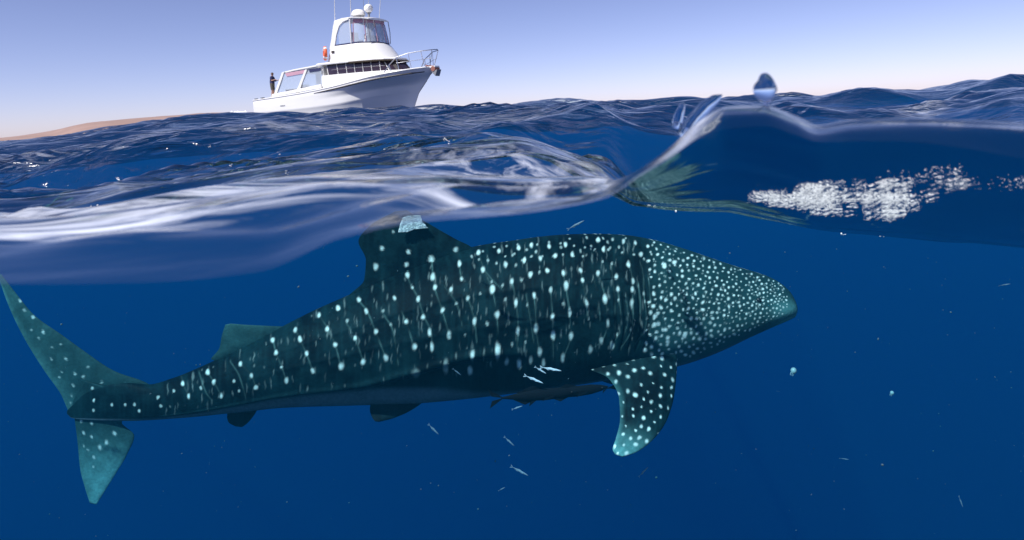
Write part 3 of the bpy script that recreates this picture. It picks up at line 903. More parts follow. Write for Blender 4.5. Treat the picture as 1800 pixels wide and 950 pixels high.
# ------------------------------------------------------------------ charter boat
def build_boat():
    root = empty("motor_boat")
    tag(root, "white charter boat with flybridge and dark cabin windows riding the swell", "boat")
    LX = 14.1
    # hull: rows from gunwale to keel, each with its own length so that the stem rakes
    T = np.linspace(0, 1, 46)
    def row(xend, x, b, z):
        return np.stack([T * xend, pchip(x, b, T), pchip(x, z, T)], -1)
    sx = [0, .15, .35, .55, .7, .8, .88, .94, .975, 1]
    sheer = row(14.1, sx, [2.0, 2.12, 2.2, 2.2, 2.08, 1.85, 1.45, .95, .5, .07], [1.28, 1.38, 1.6, 1.88, 2.12, 2.28, 2.42, 2.52, 2.58, 2.62])
    rub = row(14.0, sx, [2.03, 2.15, 2.23, 2.22, 2.07, 1.8, 1.38, .88, .45, .06], [1.08, 1.18, 1.40, 1.66, 1.88, 2.03, 2.15, 2.24, 2.29, 2.33])
    flare = row(13.45, sx, [2.02, 2.14, 2.20, 2.02, 1.50, 1.03, .60, .28, .13, .035], [.80, .88, 1.02, 1.2, 1.38, 1.5, 1.6, 1.66, 1.70, 1.72])
    chine = row(12.9, sx, [2.0, 2.12, 2.17, 2.0, 1.50, .95, .5, .22, .1, .03], [.40, .42, .50, .66, .86, .98, 1.06, 1.10, 1.12, 1.13])
    chin2 = row(12.85, sx, [1.97, 2.09, 2.13, 1.95, 1.44, .90, .46, .19, .085, .025], [.34, .36, .44, .60, .80, .92, 1.0, 1.04, 1.06, 1.07])
    lower = row(12.5, sx, [1.94, 2.06, 2.08, 1.86, 1.32, .80, .36, .12, .06, .02], [-.1, -.1, -.06, 0, .1, .18, .25, .3, .32, .33])
    keel = row(12.2, sx, [.02] * 10, [-.75, -.78, -.8, -.8, -.78, -.7, -.6, -.5, -.45, -.4])
    half = [sheer, rub, flare, chine, chin2, lower, keel]
    # smooth extra rows between the rub rail and the chine give the concave flare
    dense = []
    for i in range(len(half) - 1):
        k = {1: 5, 2: 5}.get(i, 1)
        for q in range(k):
            t = q / k
            r = half[i] * (1 - t) + half[i + 1] * t
            if i == 1: r[:, 1] -= .03 * math.sin(math.pi * t) * sstep(.5, .9, T)
            dense.append(r)
    dense.append(half[-1])
    dense = np.array(dense)                     # (rows, 46, 3)
    star = dense * np.array([1, -1, 1]); port = dense[::-1]
    R = np.concatenate([star, port], 0).transpose(1, 0, 2)
    mb = MB(); mb.loft(R, closed=False)
    mb.add(R[0], [tuple(range(R.shape[1]))])
    mb.build("hull", M_WHITE, root, smooth=True)
    # deck inside the gunwale
    inn = sheer.copy(); inn[:, 1] = np.maximum(inn[:, 1] - .12, .02); inn[:, 2] -= .03
    mb = MB(); mb.loft(np.stack([inn * np.array([1, -1, 1]), inn], 1), closed=False)
    mb.build("deck", M_DECK, root)
    for s in (-1, 1):
        p = (rub + np.array([0, .012, .03]))[::2] * np.array([1, s, 1])
        p = p[8:]
        mb = MB(); mb.tube(p, [.045 * min(1, .35 + i * .3) for i in range(len(p) - 1)] + [.03], 8); mb.build("rubbing_strake", M_BLACK, root, smooth=True)
        p = sheer[::2] * np.array([1, s, 1])
        mb = MB(); mb.tube(p, .05, 8); mb.build("gunwale", M_WHITE, root, smooth=True)
    # swim platform and stern cleats
    mb = MB(); mb.box((-.45, 0, .42), (.95, 3.4, .12)); mb.build("swim_platform", M_WHITE, root, bevel=.03)
    for x, y in ((.25, -1.95), (1.0, -2.05), (.25, 1.95)):
        mb = MB(); mb.box((x, y, np.interp(x, sheer[:, 0], sheer[:, 2]) + .09), (.30, .08, .05)); mb.box((x, y, np.interp(x, sheer[:, 0], sheer[:, 2]) + .05), (.08, .06, .08)); mb.build("cleat", M_BLACK, root, bevel=.01)
    for x, z in ((2.6, .78), (4.2, .98)):
        mb = MB(); mb.box((x, -2.135 - .004 * x, z), (.34, .05, .07)); mb.build("hull_vent", M_GREY, root, bevel=.015)

    # deck house
    def ring(x, w, z0, z1, tum=.1, rake=0):
        return [(x, -w, z0), (x + rake, -(w - tum), z1), (x + rake, (w - tum), z1), (x, w, z0)]
    hx = [5.3, 7, 9, 10.4, 11.4, 12.3]
    hw = [1.82, 1.82, 1.74, 1.55, 1.28, .75]
    base_z = [1.6, 1.75, 1.98, 2.1, 2.2, 2.3]
    mb = MB()
    rr = []
    for x, w, z in zip(hx, hw, base_z):
        rr.append([(x, -w, z), (x, -w * .985, 2.56), (x, w * .985, 2.56), (x, w, z)])
    mb.loft(rr)
    mb.build("cabin_side", M_WHITE, root, bevel=.03)
    # window band: dark core with panes and white mullions
    wx = [5.75, 7, 9, 10.4, 11.25, 11.95]
    ww = [1.72, 1.72, 1.63, 1.42, 1.12, .62]
    mb = MB()
    rr = []
    for i, (x, w) in enumerate(zip(wx, ww)):
        b_ = -.12 - .05 * i if i < 4 else (-.45 if i == 4 else -.62)
        rr.append([(x, -w, 2.50), (x + b_, -(w - .1), 3.24), (x + b_, (w - .1), 3.24), (x, w, 2.50)])
    mb.loft(rr)
    mb.build("window_core", M_BLACK, root)
    def side(x, fz, s, off):
        """point on the slanting window band at length x, height fraction fz"""
        w0 = pchip(wx, ww, [x])[0]
        return (x - .22 * fz - (.35 * fz if x > 10.9 else 0), s * (w0 - .1 * fz + off), 2.56 + .64 * fz)
    cuts = [5.85, 6.75, 7.65, 8.5, 9.35, 10.15, 10.85, 11.4]
    for s in (-1, 1):
        for i in range(len(cuts) - 1):
            a, b = cuts[i] + .05, cuts[i + 1] - .05
            mb = MB()
            front = [side(a, .05, s, .022), side(b, .05, s, .022), side(b, .93, s, .022), side(a, .93, s, .022)]
            back = [side(a, .05, s, .0), side(b, .05, s, .0), side(b, .93, s, .0), side(a, .93, s, .0)]
            mb.loft([back, front]); mb.build("window", M_GLASS, root)
        for c in cuts:
            mb = MB(); mb.tube([side(c, 0, s, .02), side(c, 1, s, .02)], .028, 6); mb.build("mullion", M_WHITE, root, smooth=True)
        # handrail along the house top
        mb = MB(); mb.tube([(x, s * (pchip(wx, ww, [x])[0] + .10), 2.86) for x in (6.2, 7.5, 9, 10.2, 11.2)], .013, 6); mb.build("handrail", M_GREY, root, smooth=True)
    for y0, y1 in ((-.95, -.34), (-.30, .30), (.34, .95)):
        mb = MB()
        xa = lambda y: 12.03 - .42 * (abs(y) / .95) ** 2
        f = [(xa(y0), y0, 2.56), (xa(y1), y1, 2.56), (xa(y1) - .62, y1 * .93, 3.2), (xa(y0) - .62, y0 * .93, 3.2)]
        mb.loft([[(p[0] - .06, p[1], p[2]) for p in f], f]); mb.build("windscreen_pane", M_GLASS, root)
    # brow over the windows, then the flybridge moulding rising from it
    bx = [4.9, 7, 9, 10.3, 11.1, 11.55]
    bw = [1.86, 1.86, 1.78, 1.55, 1.2, .6]
    rr = []
    for x, w in zip(bx, bw):
        rr.append([(x, -w, 3.22), (x, -w - .02, 3.30), (x, -w + .12, 3.38), (x, w - .12, 3.38), (x, w + .02, 3.30), (x, w, 3.22)])
    mb = MB(); mb.loft(rr); mb.build("brow", M_BRONZE if False else M_WHITE, root, bevel=.01)
    mb = MB()
    rr = []
    for x, w in zip([8.0, 9, 10.3, 11.12, 11.6], [1.87, 1.80, 1.57, 1.22, .62]):
        rr.append([(x, -w, 3.17), (x, -w - .03, 3.25), (x, w + .03, 3.25), (x, w, 3.17)])
    mb.loft(rr); mb.build("brow_trim", M_BRONZE, root)
    levels = [(3.36, 5.2, 11.35, 1.66), (3.7, 5.35, 10.95, 1.64), (4.05, 5.5, 10.5, 1.62), (4.32, 5.62, 10.15, 1.58), (4.42, 5.7, 10.0, 1.50)]
    rr = []
    for z, xa, xb, w in levels:
        pl = []
        for q in range(24):
            t = q / 23
            a = math.pi * (t - .5)
            fx = xb - 1.7 + 1.7 * math.cos(a)
            pl.append((fx, w * math.sin(a) if abs(t - .5) < .5 else math.copysign(w, t - .5), z))
        pl = [(xa, -w, z)] + pl + [(xa, w, z)]
        rr.append(pl)
    mb = MB(); mb.loft(rr); mb.build("flybridge", M_WHITE, root, smooth=True)
    mb = MB(); mb.box((5.95, -1.655, 4.02), (.32, .06, .12)); mb.build("side_vent", M_BLACK, root)
    # dark rail pad round the flybridge edge
    def fly(t, z, grow=0, xb=9.95, w=1.5):
        a = math.pi * (t - .5)
        return (xb - 1.7 + (1.7 + grow) * math.cos(a), (w + grow) * math.sin(a), z)
    pts = [(6.1, -1.5, 4.43)] + [fly(t, 4.45) for t in np.linspace(0, 1, 25)] + [(6.1, 1.5, 4.43)]
    mb = MB(); mb.tube(pts, .045, 8); mb.build("coaming_pad", M_NAVY, root, smooth=True)
    # arch legs, hardtop, posts
    for s in (-1, 1):
        mb = MB()
        lo = [(5.35, 4.2), (6.05, 4.35), (6.35, 5.1), (6.75, 5.62), (7.3, 5.86), (8.0, 5.95), (8.0, 6.07), (7.0, 6.06), (6.15, 5.98), (5.95, 5.6), (5.65, 4.8)]
        mb.prism([(x, z) for x, z in lo], 1, s * 1.46, s * 1.56); mb.build("arch_leg", M_WHITE, root, bevel=.02)
        for x0, x1 in ((8.15, 8.05),):
            mb = MB(); mb.tube([(x0, s * 1.5, 4.4), (x1, s * 1.47, 5.98)], .06, 8); mb.build("canopy_post", M_WHITE, root, smooth=True)
        mb = MB(); mb.tube([(9.75, s * .95, 4.45), (9.7, s * 1.0, 5.2), (9.45, s * 1.05, 5.98)], .03, 8); mb.build("canopy_post", M_GREY, root, smooth=True)
        # clear side curtains with a pink hem
        mb = MB(); mb.prism([(6.55, 4.5), (8.0, 4.5), (8.0, 5.9), (7.4, 5.84), (6.85, 5.6), (6.5, 5.05)], 1, s * 1.475, s * 1.485); mb.build("side_curtain", M_CLEAR, root)
    top = []
    for x, w, z in ((6.1, 1.5, 6.02), (7.2, 1.56, 6.10), (8.4, 1.5, 6.10), (9.2, 1.3, 6.04), (9.65, .95, 5.96)):
        top.append([(x, -w, z - .06), (x, -w, z), (x, -w * .5, z + .07), (x, 0, z + .09), (x, w * .5, z + .07), (x, w, z), (x, w, z - .06)])
    mb = MB(); mb.loft(top); mb.build("canopy", M_WHITE, root, smooth=True)
    for t0, t1 in ((.03, .22), (.24, .40), (.42, .58), (.60, .76), (.78, .97)):
        ts = np.linspace(t0, t1, 6)
        lo_ = [fly(t, 4.52, -.02, 9.95, 1.5) for t in ts]; hi_ = [fly(t, 5.72, -.15, 9.75, 1.45) for t in ts]; tp_ = [fly(t, 5.98, -.17, 9.72, 1.45) for t in ts]
        mb = MB(); mb.loft([lo_, hi_], closed=False); mb.loft([[(p[0] - .012, p[1], p[2]) for p in lo_], [(p[0] - .012, p[1], p[2]) for p in hi_]], closed=False)
        pane = mb.build("front_curtain", M_CLEAR, root)
        mb = MB(); mb.loft([[(p[0] + .015, p[1] * 1.01, p[2]) for p in hi_], [(p[0] + .015, p[1] * 1.01, p[2]) for p in tp_], [(p[0] - .015, p[1] * .99, p[2]) for p in tp_], [(p[0] - .015, p[1] * .99, p[2]) for p in hi_]], closed=False)
        mb.build("valance", M_PINK, pane)
        e = [fly(ts[0], 4.52, 0, 9.95, 1.5), fly(ts[0], 5.75, -.14, 9.75, 1.45)]
        mb = MB(); mb.tube(e, .035, 6); mb.build("curtain_hem", M_PINK, pane, smooth=True)
    # helm
    mb = MB(); mb.prism([(8.4, 4.42), (9.1, 4.42), (8.95, 5.0), (8.55, 4.95)], 1, -.5, .5); mb.build("console", M_WHITE, root, bevel=.03)
    mb = MB(); mb.box((7.35, -.35, 4.6), (.6, .6, .35)); mb.prism([(7.02, 4.7), (7.14, 4.7), (7.02, 5.3), (6.92, 5.28)], 1, -.65, -.05); mb.build("helm_seat", M_WHITE, root, bevel=.04)
    mb = MB()
    mb.tube([(8.42 + .07 * math.sin(a), -.3 + .2 * math.cos(a), 4.95 + .18 * math.sin(a)) for a in np.linspace(0, 2 * math.pi, 19)], .03, 6); mb.build("steering_wheel", M_BLACK, root, smooth=True)
    # domes and aerials on the hardtop
    mb = MB()
    rr = []
    for z, r_ in ((6.40, .40), (6.44, .47), (6.56, .46), (6.68, .40), (6.78, .30), (6.82, .12)):
        rr.append([(7.05 + r_ * math.cos(a), r_ * math.sin(a), z) for a in np.linspace(0, 2 * math.pi, 24, endpoint=False)])
    mb.loft(rr); d = mb.build("radar_dome", M_WHITE, root, smooth=True)
    mb = MB(); mb.tube([(7.05, 0, 6.08), (7.05, 0, 6.42)], .09, 10); mb.box((7.05, 0, 6.38), (.5, .5, .05)); mb.build("dome_stand", M_GREY, d)
    mb = MB(); mb.ball((8.15, .1, 6.80), (.30, .30, .29), 20, 12); d = mb.build("satellite_dome", M_WHITE, root, smooth=True)
    mb = MB(); mb.tube([(8.15, .1, 6.08), (8.15, .1, 6.56)], .08, 10); mb.box((8.15, .1, 6.52), (.22, .22, .08)); mb.build("dome_stand", M_GREY, d)
    for p, q, r_, m_ in (((6.05, -1.45, 5.2), (6.35, -1.45, 9.6), .035, M_WHITE), ((6.2, 1.45, 5.4), (6.9, 1.45, 9.6), .03, M_WHITE), ((7.5, .25, 6.1), (7.52, .25, 9.3), .018, M_GREY), ((8.1, -1.4, 5.9), (8.25, -1.4, 9.6), .035, M_WHITE), ((8.55, .9, 6.1), (9.2, .95, 9.4), .028, M_WHITE)):
        mb = MB(); mb.tube([p, q], [r_, r_ * .5], 8); mb.build("aerial", m_, root, smooth=True)
    # cockpit shelter
    mb = MB()
    rr = []
    for x, z, w in ((2.35, 2.96, 1.75), (3.2, 3.06, 1.82), (4.4, 3.14, 1.86), (5.35, 3.2, 1.86)):
        rr.append([(x, -w, z), (x, -w, z + .10), (x, 0, z + .17), (x, w, z + .10), (x, w, z)])
    mb.loft(rr); mb.build("cockpit_roof", M_WHITE, root, bevel=.02)
    for s in (-1, 1):
        for x0, x1 in ((1.75, 2.5), (3.35, 4.1)):
            z0 = np.interp(x0, sheer[:, 0], sheer[:, 2])
            mb = MB(); mb.prism([(x0 - .09, z0), (x0 + .10, z0), (x1 + .09, 3.05), (x1 - .07, 3.05)], 1, s * 1.78, s * 1.88); mb.build("roof_post", M_WHITE, root, bevel=.01)
        mb = MB(); mb.prism([(1.6, 1.40), (5.4, 1.75), (5.4, 2.0), (1.75, 1.62)], 1, s * 1.90, s * 2.02); mb.build("coaming", M_WHITE, root, bevel=.02)
        mb = MB(); mb.prism([(2.0, 1.75), (3.4, 1.85), (4.0, 2.98), (2.6, 2.92)], 1, s * 1.80, s * 1.815); mb.build("cockpit_curtain", M_CLEAR, root)
        mb = MB(); mb.prism([(3.7, 1.9), (5.3, 2.0), (5.3, 3.02), (4.22, 2.98)], 1, s * 1.80, s * 1.815); mb.build("cockpit_curtain", M_CLEAR, root)
        mb = MB(); mb.prism([(2.72, 2.72), (4.0, 2.82), (4.08, 3.04), (2.62, 2.96)], 1, s * 1.83, s * 1.85); mb.build("rolled_blind", M_PINK, root)
        mb = MB(); mb.prism([(4.35, 2.86), (5.3, 2.9), (5.3, 3.08), (4.3, 3.04)], 1, s * 1.83, s * 1.85); mb.build("rolled_blind", M_NAVY, root)
    mb = MB(); mb.box((5.33, 0, 2.4), (.08, 3.4, 1.6)); mb.build("aft_bulkhead", M_WHITE, root)
    mb = MB(); mb.box((5.27, -.6, 2.3), (.05, .75, 1.35)); mb.build("saloon_door", M_GLASS, root)
    mb = MB(); mb.box((4.75, -1.55, 2.45), (.22, .22, .8)); mb.build("locker", M_NAVY, root, bevel=.02)
    mb = MB(); mb.box((2.7, -1.5, 1.75), (.5, .4, .3)); mb.build("storage_bin", M_NAVY, root, bevel=.03)
    mb = MB(); mb.box((3.7, -1.5, 1.95), (.3, .4, .3)); mb.build("storage_bin", M_NAVY, root, bevel=.03)
    # bow rail with stanchions
    sh = lambda x: (np.interp(x, sheer[:, 0], sheer[:, 1]), np.interp(x, sheer[:, 0], sheer[:, 2]))
    pts = []
    for x, h in ((11.55, .05), (11.9, .45), (12.35, .85), (13.0, .98), (13.6, 1.02)):
        b_, z = sh(x); pts.append((x, -(b_ - .06), z + h))
    path = pts + [(14.25, -.32, 3.62), (14.42, 0, 3.64), (14.25, .32, 3.62)] + [(x, -y, z) for x, y, z in pts[::-1]]
    mb = MB(); mb.tube(path, .028, 8)
    rail = mb.build("bow_rail", M_STEEL, root, smooth=True)
    for (x, y, z) in (pts[1], pts[2], pts[3], pts[4]):
        for s in (1, -1):
            b_, z0 = sh(x + .15)
            mb = MB(); mb.tube([(x + .15, s * -(b_ - .06), z0), (x, s * y, z)], .020, 6); mb.build("stanchion", M_STEEL, rail, smooth=True)
    for s in (1, -1):
        mb = MB(); mb.tube([(13.95, s * .2, 2.6), (14.25, s * .32, 3.62)], .022, 6); mb.build("stanchion", M_STEEL, rail, smooth=True)
        low_ = [(x, s * y * 1.0, sh(x)[1] + .5) for x, y, z in pts[2:]] + [(14.15, s * -.26, 3.12)]
        mb = MB(); mb.tube(low_, .015, 6); mb.build("lower_rail", M_STEEL, rail, smooth=True)
    # bowsprit plank, roller and anchor
    mb = MB(); mb.prism([(13.2, 2.60), (14.35, 2.66), (14.35, 2.56), (13.2, 2.5)], 1, -.24, .24); mb.build("bowsprit", M_WHITE, root, bevel=.02)
    mb = MB(); mb.tube([(14.2, -.25, 2.48), (14.2, .25, 2.48)], .16, 16); an = mb.build("anchor", M_RUST, root, smooth=True)
    mb = MB(); mb.tube([(13.5, 0, 2.72), (14.2, 0, 2.62), (14.42, 0, 2.32)], .05, 8); mb.build("shank", M_RUST, an, smooth=True)
    mb = MB(); mb.prism([(14.05, 2.3), (14.5, 2.42), (14.34, 2.02)], 1, -.22, .22); mb.build("fluke", M_GREY, an, bevel=.02)
    # final proportions along the length: long after deck, upper works set well forward
    up_names = ("flybridge", "coaming_pad", "arch_leg", "canopy_post", "side_curtain", "canopy", "front_curtain", "valance", "curtain_hem", "console", "helm_seat", "steering_wheel", "aerial", "side_vent")
    for o in root.children_recursive:
        nm = o.name.split(".")[0]
        co = np.zeros(len(o.data.vertices) * 3, np.float32); o.data.vertices.foreach_get("co", co); co = co.reshape(-1, 3)
        x = co[:, 0].copy()
        if "dome" in nm:
            cx_ = 7.05 if abs(x.mean() - 7.05) < .6 else 8.15
            x = x - cx_ + (8.2 if cx_ < 8 else 9.0)
        elif nm in up_names:
            x = 7.0 + (x - 5.35) * .675
        else:
            x = x + 1.15 * sstep(.6, 5.0, x) * (1 - sstep(6, 12.3, x))
        co[:, 0] = x
        o.data.vertices.foreach_set("co", co.ravel()); o.data.update()
    # place it: bow swung towards the camera and lifted
    yaw, pitch, heel = math.radians(BOAT_YAW), math.radians(BOAT_PITCH), math.radians(BOAT_HEEL)
    root.rotation_mode = 'XYZ'
    Rm = Matrix.Rotation(yaw, 4, 'Z') @ Matrix.Rotation(-pitch, 4, 'Y') @ Matrix.Rotation(heel, 4, 'X')
    p = P(488, BOAT_V, BOAT_Y)
    root.matrix_world = Matrix.Translation(Vector(p)) @ Rm
    W = root.matrix_world.copy()
    # life ring hung on the flybridge's after corner
    ring_o = empty("life_ring")
    tag(ring_o, "orange life ring hung on the after side of the boat's flybridge", "life ring")
    mb = MB()
    rr = []
    for a in np.linspace(0, 2 * math.pi, 33)[:-1]:
        rr.append([((.36 + .11 * math.cos(b)) * math.cos(a), .11 * math.sin(b), (.36 + .11 * math.cos(b)) * math.sin(a)) for b in np.linspace(0, 2 * math.pi, 12, endpoint=False)])
    rr.append(rr[0]); mb.loft(rr, cap=False); mb.build("float_ring", M_ORANGE, ring_o, smooth=True)
    for q in range(4):
        mb = MB(); rr = []
        for a in np.linspace(-.16, .16, 5) + math.pi / 4 + q * math.pi / 2:
            rr.append([((.36 + .12 * math.cos(b)) * math.cos(a), .12 * math.sin(b), (.36 + .12 * math.cos(b)) * math.sin(a)) for b in np.linspace(0, 2 * math.pi, 12, endpoint=False)])
        mb.loft(rr); mb.build("band", M_WHITE, ring_o, smooth=True)
    ring_o.matrix_world = W @ Matrix.Translation((6.72, -1.66, 3.98)) @ Matrix.Rotation(math.radians(-40), 4, 'Z')
    # crew member at the stern
    build_person(W @ Matrix.Translation((1.85, -1.88, 1.36)) @ Matrix.Rotation(math.radians(20), 4, 'Z'))
    return root


BOAT_YAW, BOAT_PITCH, BOAT_HEEL, BOAT_V, BOAT_Y = -30, -0.4, 0, 208, 47


def build_person(M):
    r = empty("person")
    tag(r, "person in navy top and dark shorts standing at the boat's stern", "person")
    # one body, grown from a jointed skeleton; x forward (towards the bow), y left, z up
    J = {
        'pelvis': (0, 0, .95, .125), 'waist': (0, 0, 1.10, .125), 'chest': (.01, 0, 1.32, .15), 'neck': (.02, 0, 1.47, .06), 'jaw': (.045, 0, 1.56, .075), 'head': (.04, 0, 1.66, .092), 'crown': (.03, 0, 1.73, .06),
        'sl': (.01, .17, 1.40, .065), 'el': (.08, .25, 1.15, .043), 'wl': (.30, .22, 1.20, .03),
        'sr': (.01, -.17, 1.40, .065), 'er': (.10, -.24, 1.16, .043), 'wr': (.33, -.20, 1.22, .03),
        'hl': (0, .09, .90, .10), 'kl': (.03, .11, .50, .062), 'al': (-.02, .12, .08, .042), 'tl': (.13, .13, .04, .035),
        'hr': (0, -.09, .90, .10), 'kr': (.05, -.11, .50, .062), 'ar': (.0, -.12, .08, .042), 'tr': (.15, -.13, .04, .035)}
    E = [('pelvis', 'waist'), ('waist', 'chest'), ('chest', 'neck'), ('neck', 'jaw'), ('jaw', 'head'), ('head', 'crown'), ('chest', 'sl'), ('sl', 'el'), ('el', 'wl'), ('chest', 'sr'), ('sr', 'er'), ('er', 'wr'),
         ('pelvis', 'hl'), ('hl', 'kl'), ('kl', 'al'), ('al', 'tl'), ('pelvis', 'hr'), ('hr', 'kr'), ('kr', 'ar'), ('ar', 'tr')]
    for s, w in ((1, 'wl'), (-1, 'wr')):
        x, y, z, _ = J[w]
        J['p' + w] = (x + .06, y, z + .01, .028)
        E.append((w, 'p' + w))
        for q, (dx, dy, dz, L_) in enumerate(((.05, .028, .0, 1), (.06, .010, .005, 1.1), (.058, -.009, .005, 1.05), (.05, -.027, .0, .85))):
            J[f'{w}a{q}'] = (x + .06 + dx * .6, y + dy, z + .01 + dz, .010)
            J[f'{w}b{q}'] = (x + .06 + dx * .6 + .035 * L_, y + dy, z - .015, .008)
            E += [('p' + w, f'{w}a{q}'), (f'{w}a{q}', f'{w}b{q}')]
        J[f'{w}t'] = (x + .075, y - s * .035, z + .03, .010)
        E.append(('p' + w, f'{w}t'))
    names = list(J)
    me = bpy.data.meshes.new("body")
    me.from_pydata([J[n][:3] for n in names], [(names.index(a), names.index(b)) for a, b in E], [])
    o = bpy.data.objects.new("body", me); COL.objects.link(o); o.parent = r
    sk = o.modifiers.new("skin", 'SKIN'); sk.use_smooth_shade = True
    for i, n in enumerate(names):
        q = J[n][3]
        me.skin_vertices[0].data[i].radius = (q * (1.25 if n in ('chest', 'waist', 'pelvis') else 1), q)
        me.skin_vertices[0].data[i].use_root = n == 'pelvis'
    o.modifiers.new("smooth", 'SUBSURF').render_levels = 1
    bpy.context.view_layer.update()
    dg = bpy.context.evaluated_depsgraph_get()
    bme = bpy.data.meshes.new_from_object(o.evaluated_get(dg))
    bpy.data.objects.remove(o)
    body = link("body", bme, [M_SKIN], r)
    # clothes: shells over the body's own surface
    def shell(name, keep, m, grow):
        bm = bmesh.new(); bm.from_mesh(bme); bm.normal_update()
        bmesh.ops.delete(bm, geom=[f for f in bm.faces if not keep(f.calc_center_median())], context='FACES')
        left, isl = set(bm.verts), []
        while left:
            st = [left.pop()]; c = set(st)
            while st:
                for e in st.pop().link_edges:
                    for w in e.verts:
                        if w in left: left.discard(w); c.add(w); st.append(w)
            isl.append(c)
        big = max(isl, key=len)
        bmesh.ops.delete(bm, geom=[v for v in bm.verts if v not in big], context='VERTS')
        for v in bm.verts: v.co += v.normal * grow
        me2 = bpy.data.meshes.new(name); bm.to_mesh(me2); bm.free()
        return link(name, me2, m, r)
    shell("shirt", lambda c: .98 < c.z < 1.49 and (abs(c.y) < .235 or c.z > 1.24) and c.x < .2, M_NAVY, .018)
    shell("shorts", lambda c: .58 < c.z < 1.0 and abs(c.y) < .21 and c.x < .16, M_SHORTS, .022)
    shell("hair", lambda c: c.z > 1.62 and c.x < .09 or c.z > 1.72, M_HAIR, .012)
    mb = MB(); mb.ball((.135, 0, 1.635), (.018, .014, .022), 8, 6); mb.build("nose", M_SKIN, r, smooth=True)
    for s in (-1, 1):
        mb = MB(); mb.ball((.122, s * .034, 1.665), (.012, .014, .010), 8, 6); mb.build("eye", M_BLACK, r, smooth=True)
        mb = MB(); mb.ball((.03, s * .092, 1.64), (.026, .012, .034), 8, 6); mb.build("ear", M_SKIN, r, smooth=True)
    mb = MB(); mb.ball((.117, 0, 1.585), (.010, .028, .007), 8, 6); mb.build("mouth", mat("lips", (.35, .14, .11), .5), r, smooth=True)
    r.matrix_world = M


build_boat()

# ------------------------------------------------------------------ fish
M_SILVER = mat("silver_scales", (.20, .27, .34), .6, spec=.2, var=.25, scale=9)
M_REMORA = mat("dark_fish_skin", (.006, .007, .010), .85, spec=.05, var=.2, scale=20)


def fish_meshes(slim):
    """nose at +x, length 1; body with dorsal, anal and side fins, and a forked tail"""
    xs = np.array([.5, .47, .40, .28, .10, -.08, -.22, -.32, -.38])
    hh = np.array([.004, .022, .048, .072, .080, .066, .042, .020, .013]) * slim
    rings = []
    for x, h in zip(xs, hh):
        rings.append([(x, .62 * h * math.sin(a), h * math.cos(a)) for a in np.linspace(0, 2 * math.pi, 12, endpoint=False)])
    body = MB(); body.loft(rings)
    tail = MB()
    for s in (1, -1):
        tail.prism([(-.36, 0), (-.37, s * .012), (-.52, s * .115 * slim ** .5), (-.49, s * .03 * slim ** .5)], 1, -.004, .004)
    fins = MB()
    fins.prism([(.12, .075 * slim), (-.02, .125 * slim), (-.20, .05 * slim), (-.18, .04 * slim)], 1, -.004, .004)
    fins.prism([(-.02, -.07 * slim), (-.12, -.115 * slim), (-.24, -.04 * slim), (-.2, -.03 * slim)], 1, -.004, .004)
    side = []
    for s in (1, -1):
        m_ = MB(); m_.prism([(.24, .0), (.12, -.03), (.08, -.055), (.20, -.03)], 1, s * .045 * slim, s * (.045 * slim + .006)); side.append(m_)
    return body, tail, fins, side


def make_fish(name, slim, m, label, cat, group):
    r = empty(name)
    tag(r, label, cat, group)
    b, t, f, s = fish_meshes(slim)
    b.build("body", m, r, smooth=True); t.build("tail_fin", m, r); f.build("back_fin", m, r)
    for q in s: q.build("side_fin", m, r)
    for q in (1, -1):
        e = MB(); e.ball((.42, q * .028 * slim, .012 * slim), .010 * slim, 8, 6); e.build("eye", M_BLACK, r, smooth=True)
    return r


def copy_tree(o, parent=None):
    c = o.copy(); COL.objects.link(c)
    if parent is not None:
        c.parent = parent
        c.matrix_parent_inverse = o.matrix_parent_inverse.copy()
    for ch in o.children: copy_tree(ch, c)
    return c


def put_fish(o, u, v, lpx, ang, y, turn=0, roll=0):
    a = math.radians(ang)
    xd = Vector(RV * math.cos(a) + UV_ * math.sin(a)); yd = Vector((0, 1, 0))
    zd = xd.cross(yd).normalized()
    Mr = Matrix((xd, yd, zd)).transposed().to_4x4()
    o.matrix_world = Matrix.Translation(Vector(P(u, v, y))) @ Mr @ Matrix.Rotation(math.radians(turn), 4, 'Z') @ Matrix.Rotation(math.radians(roll), 4, 'X') @ Matrix.Scale(lpx / F * y, 4)


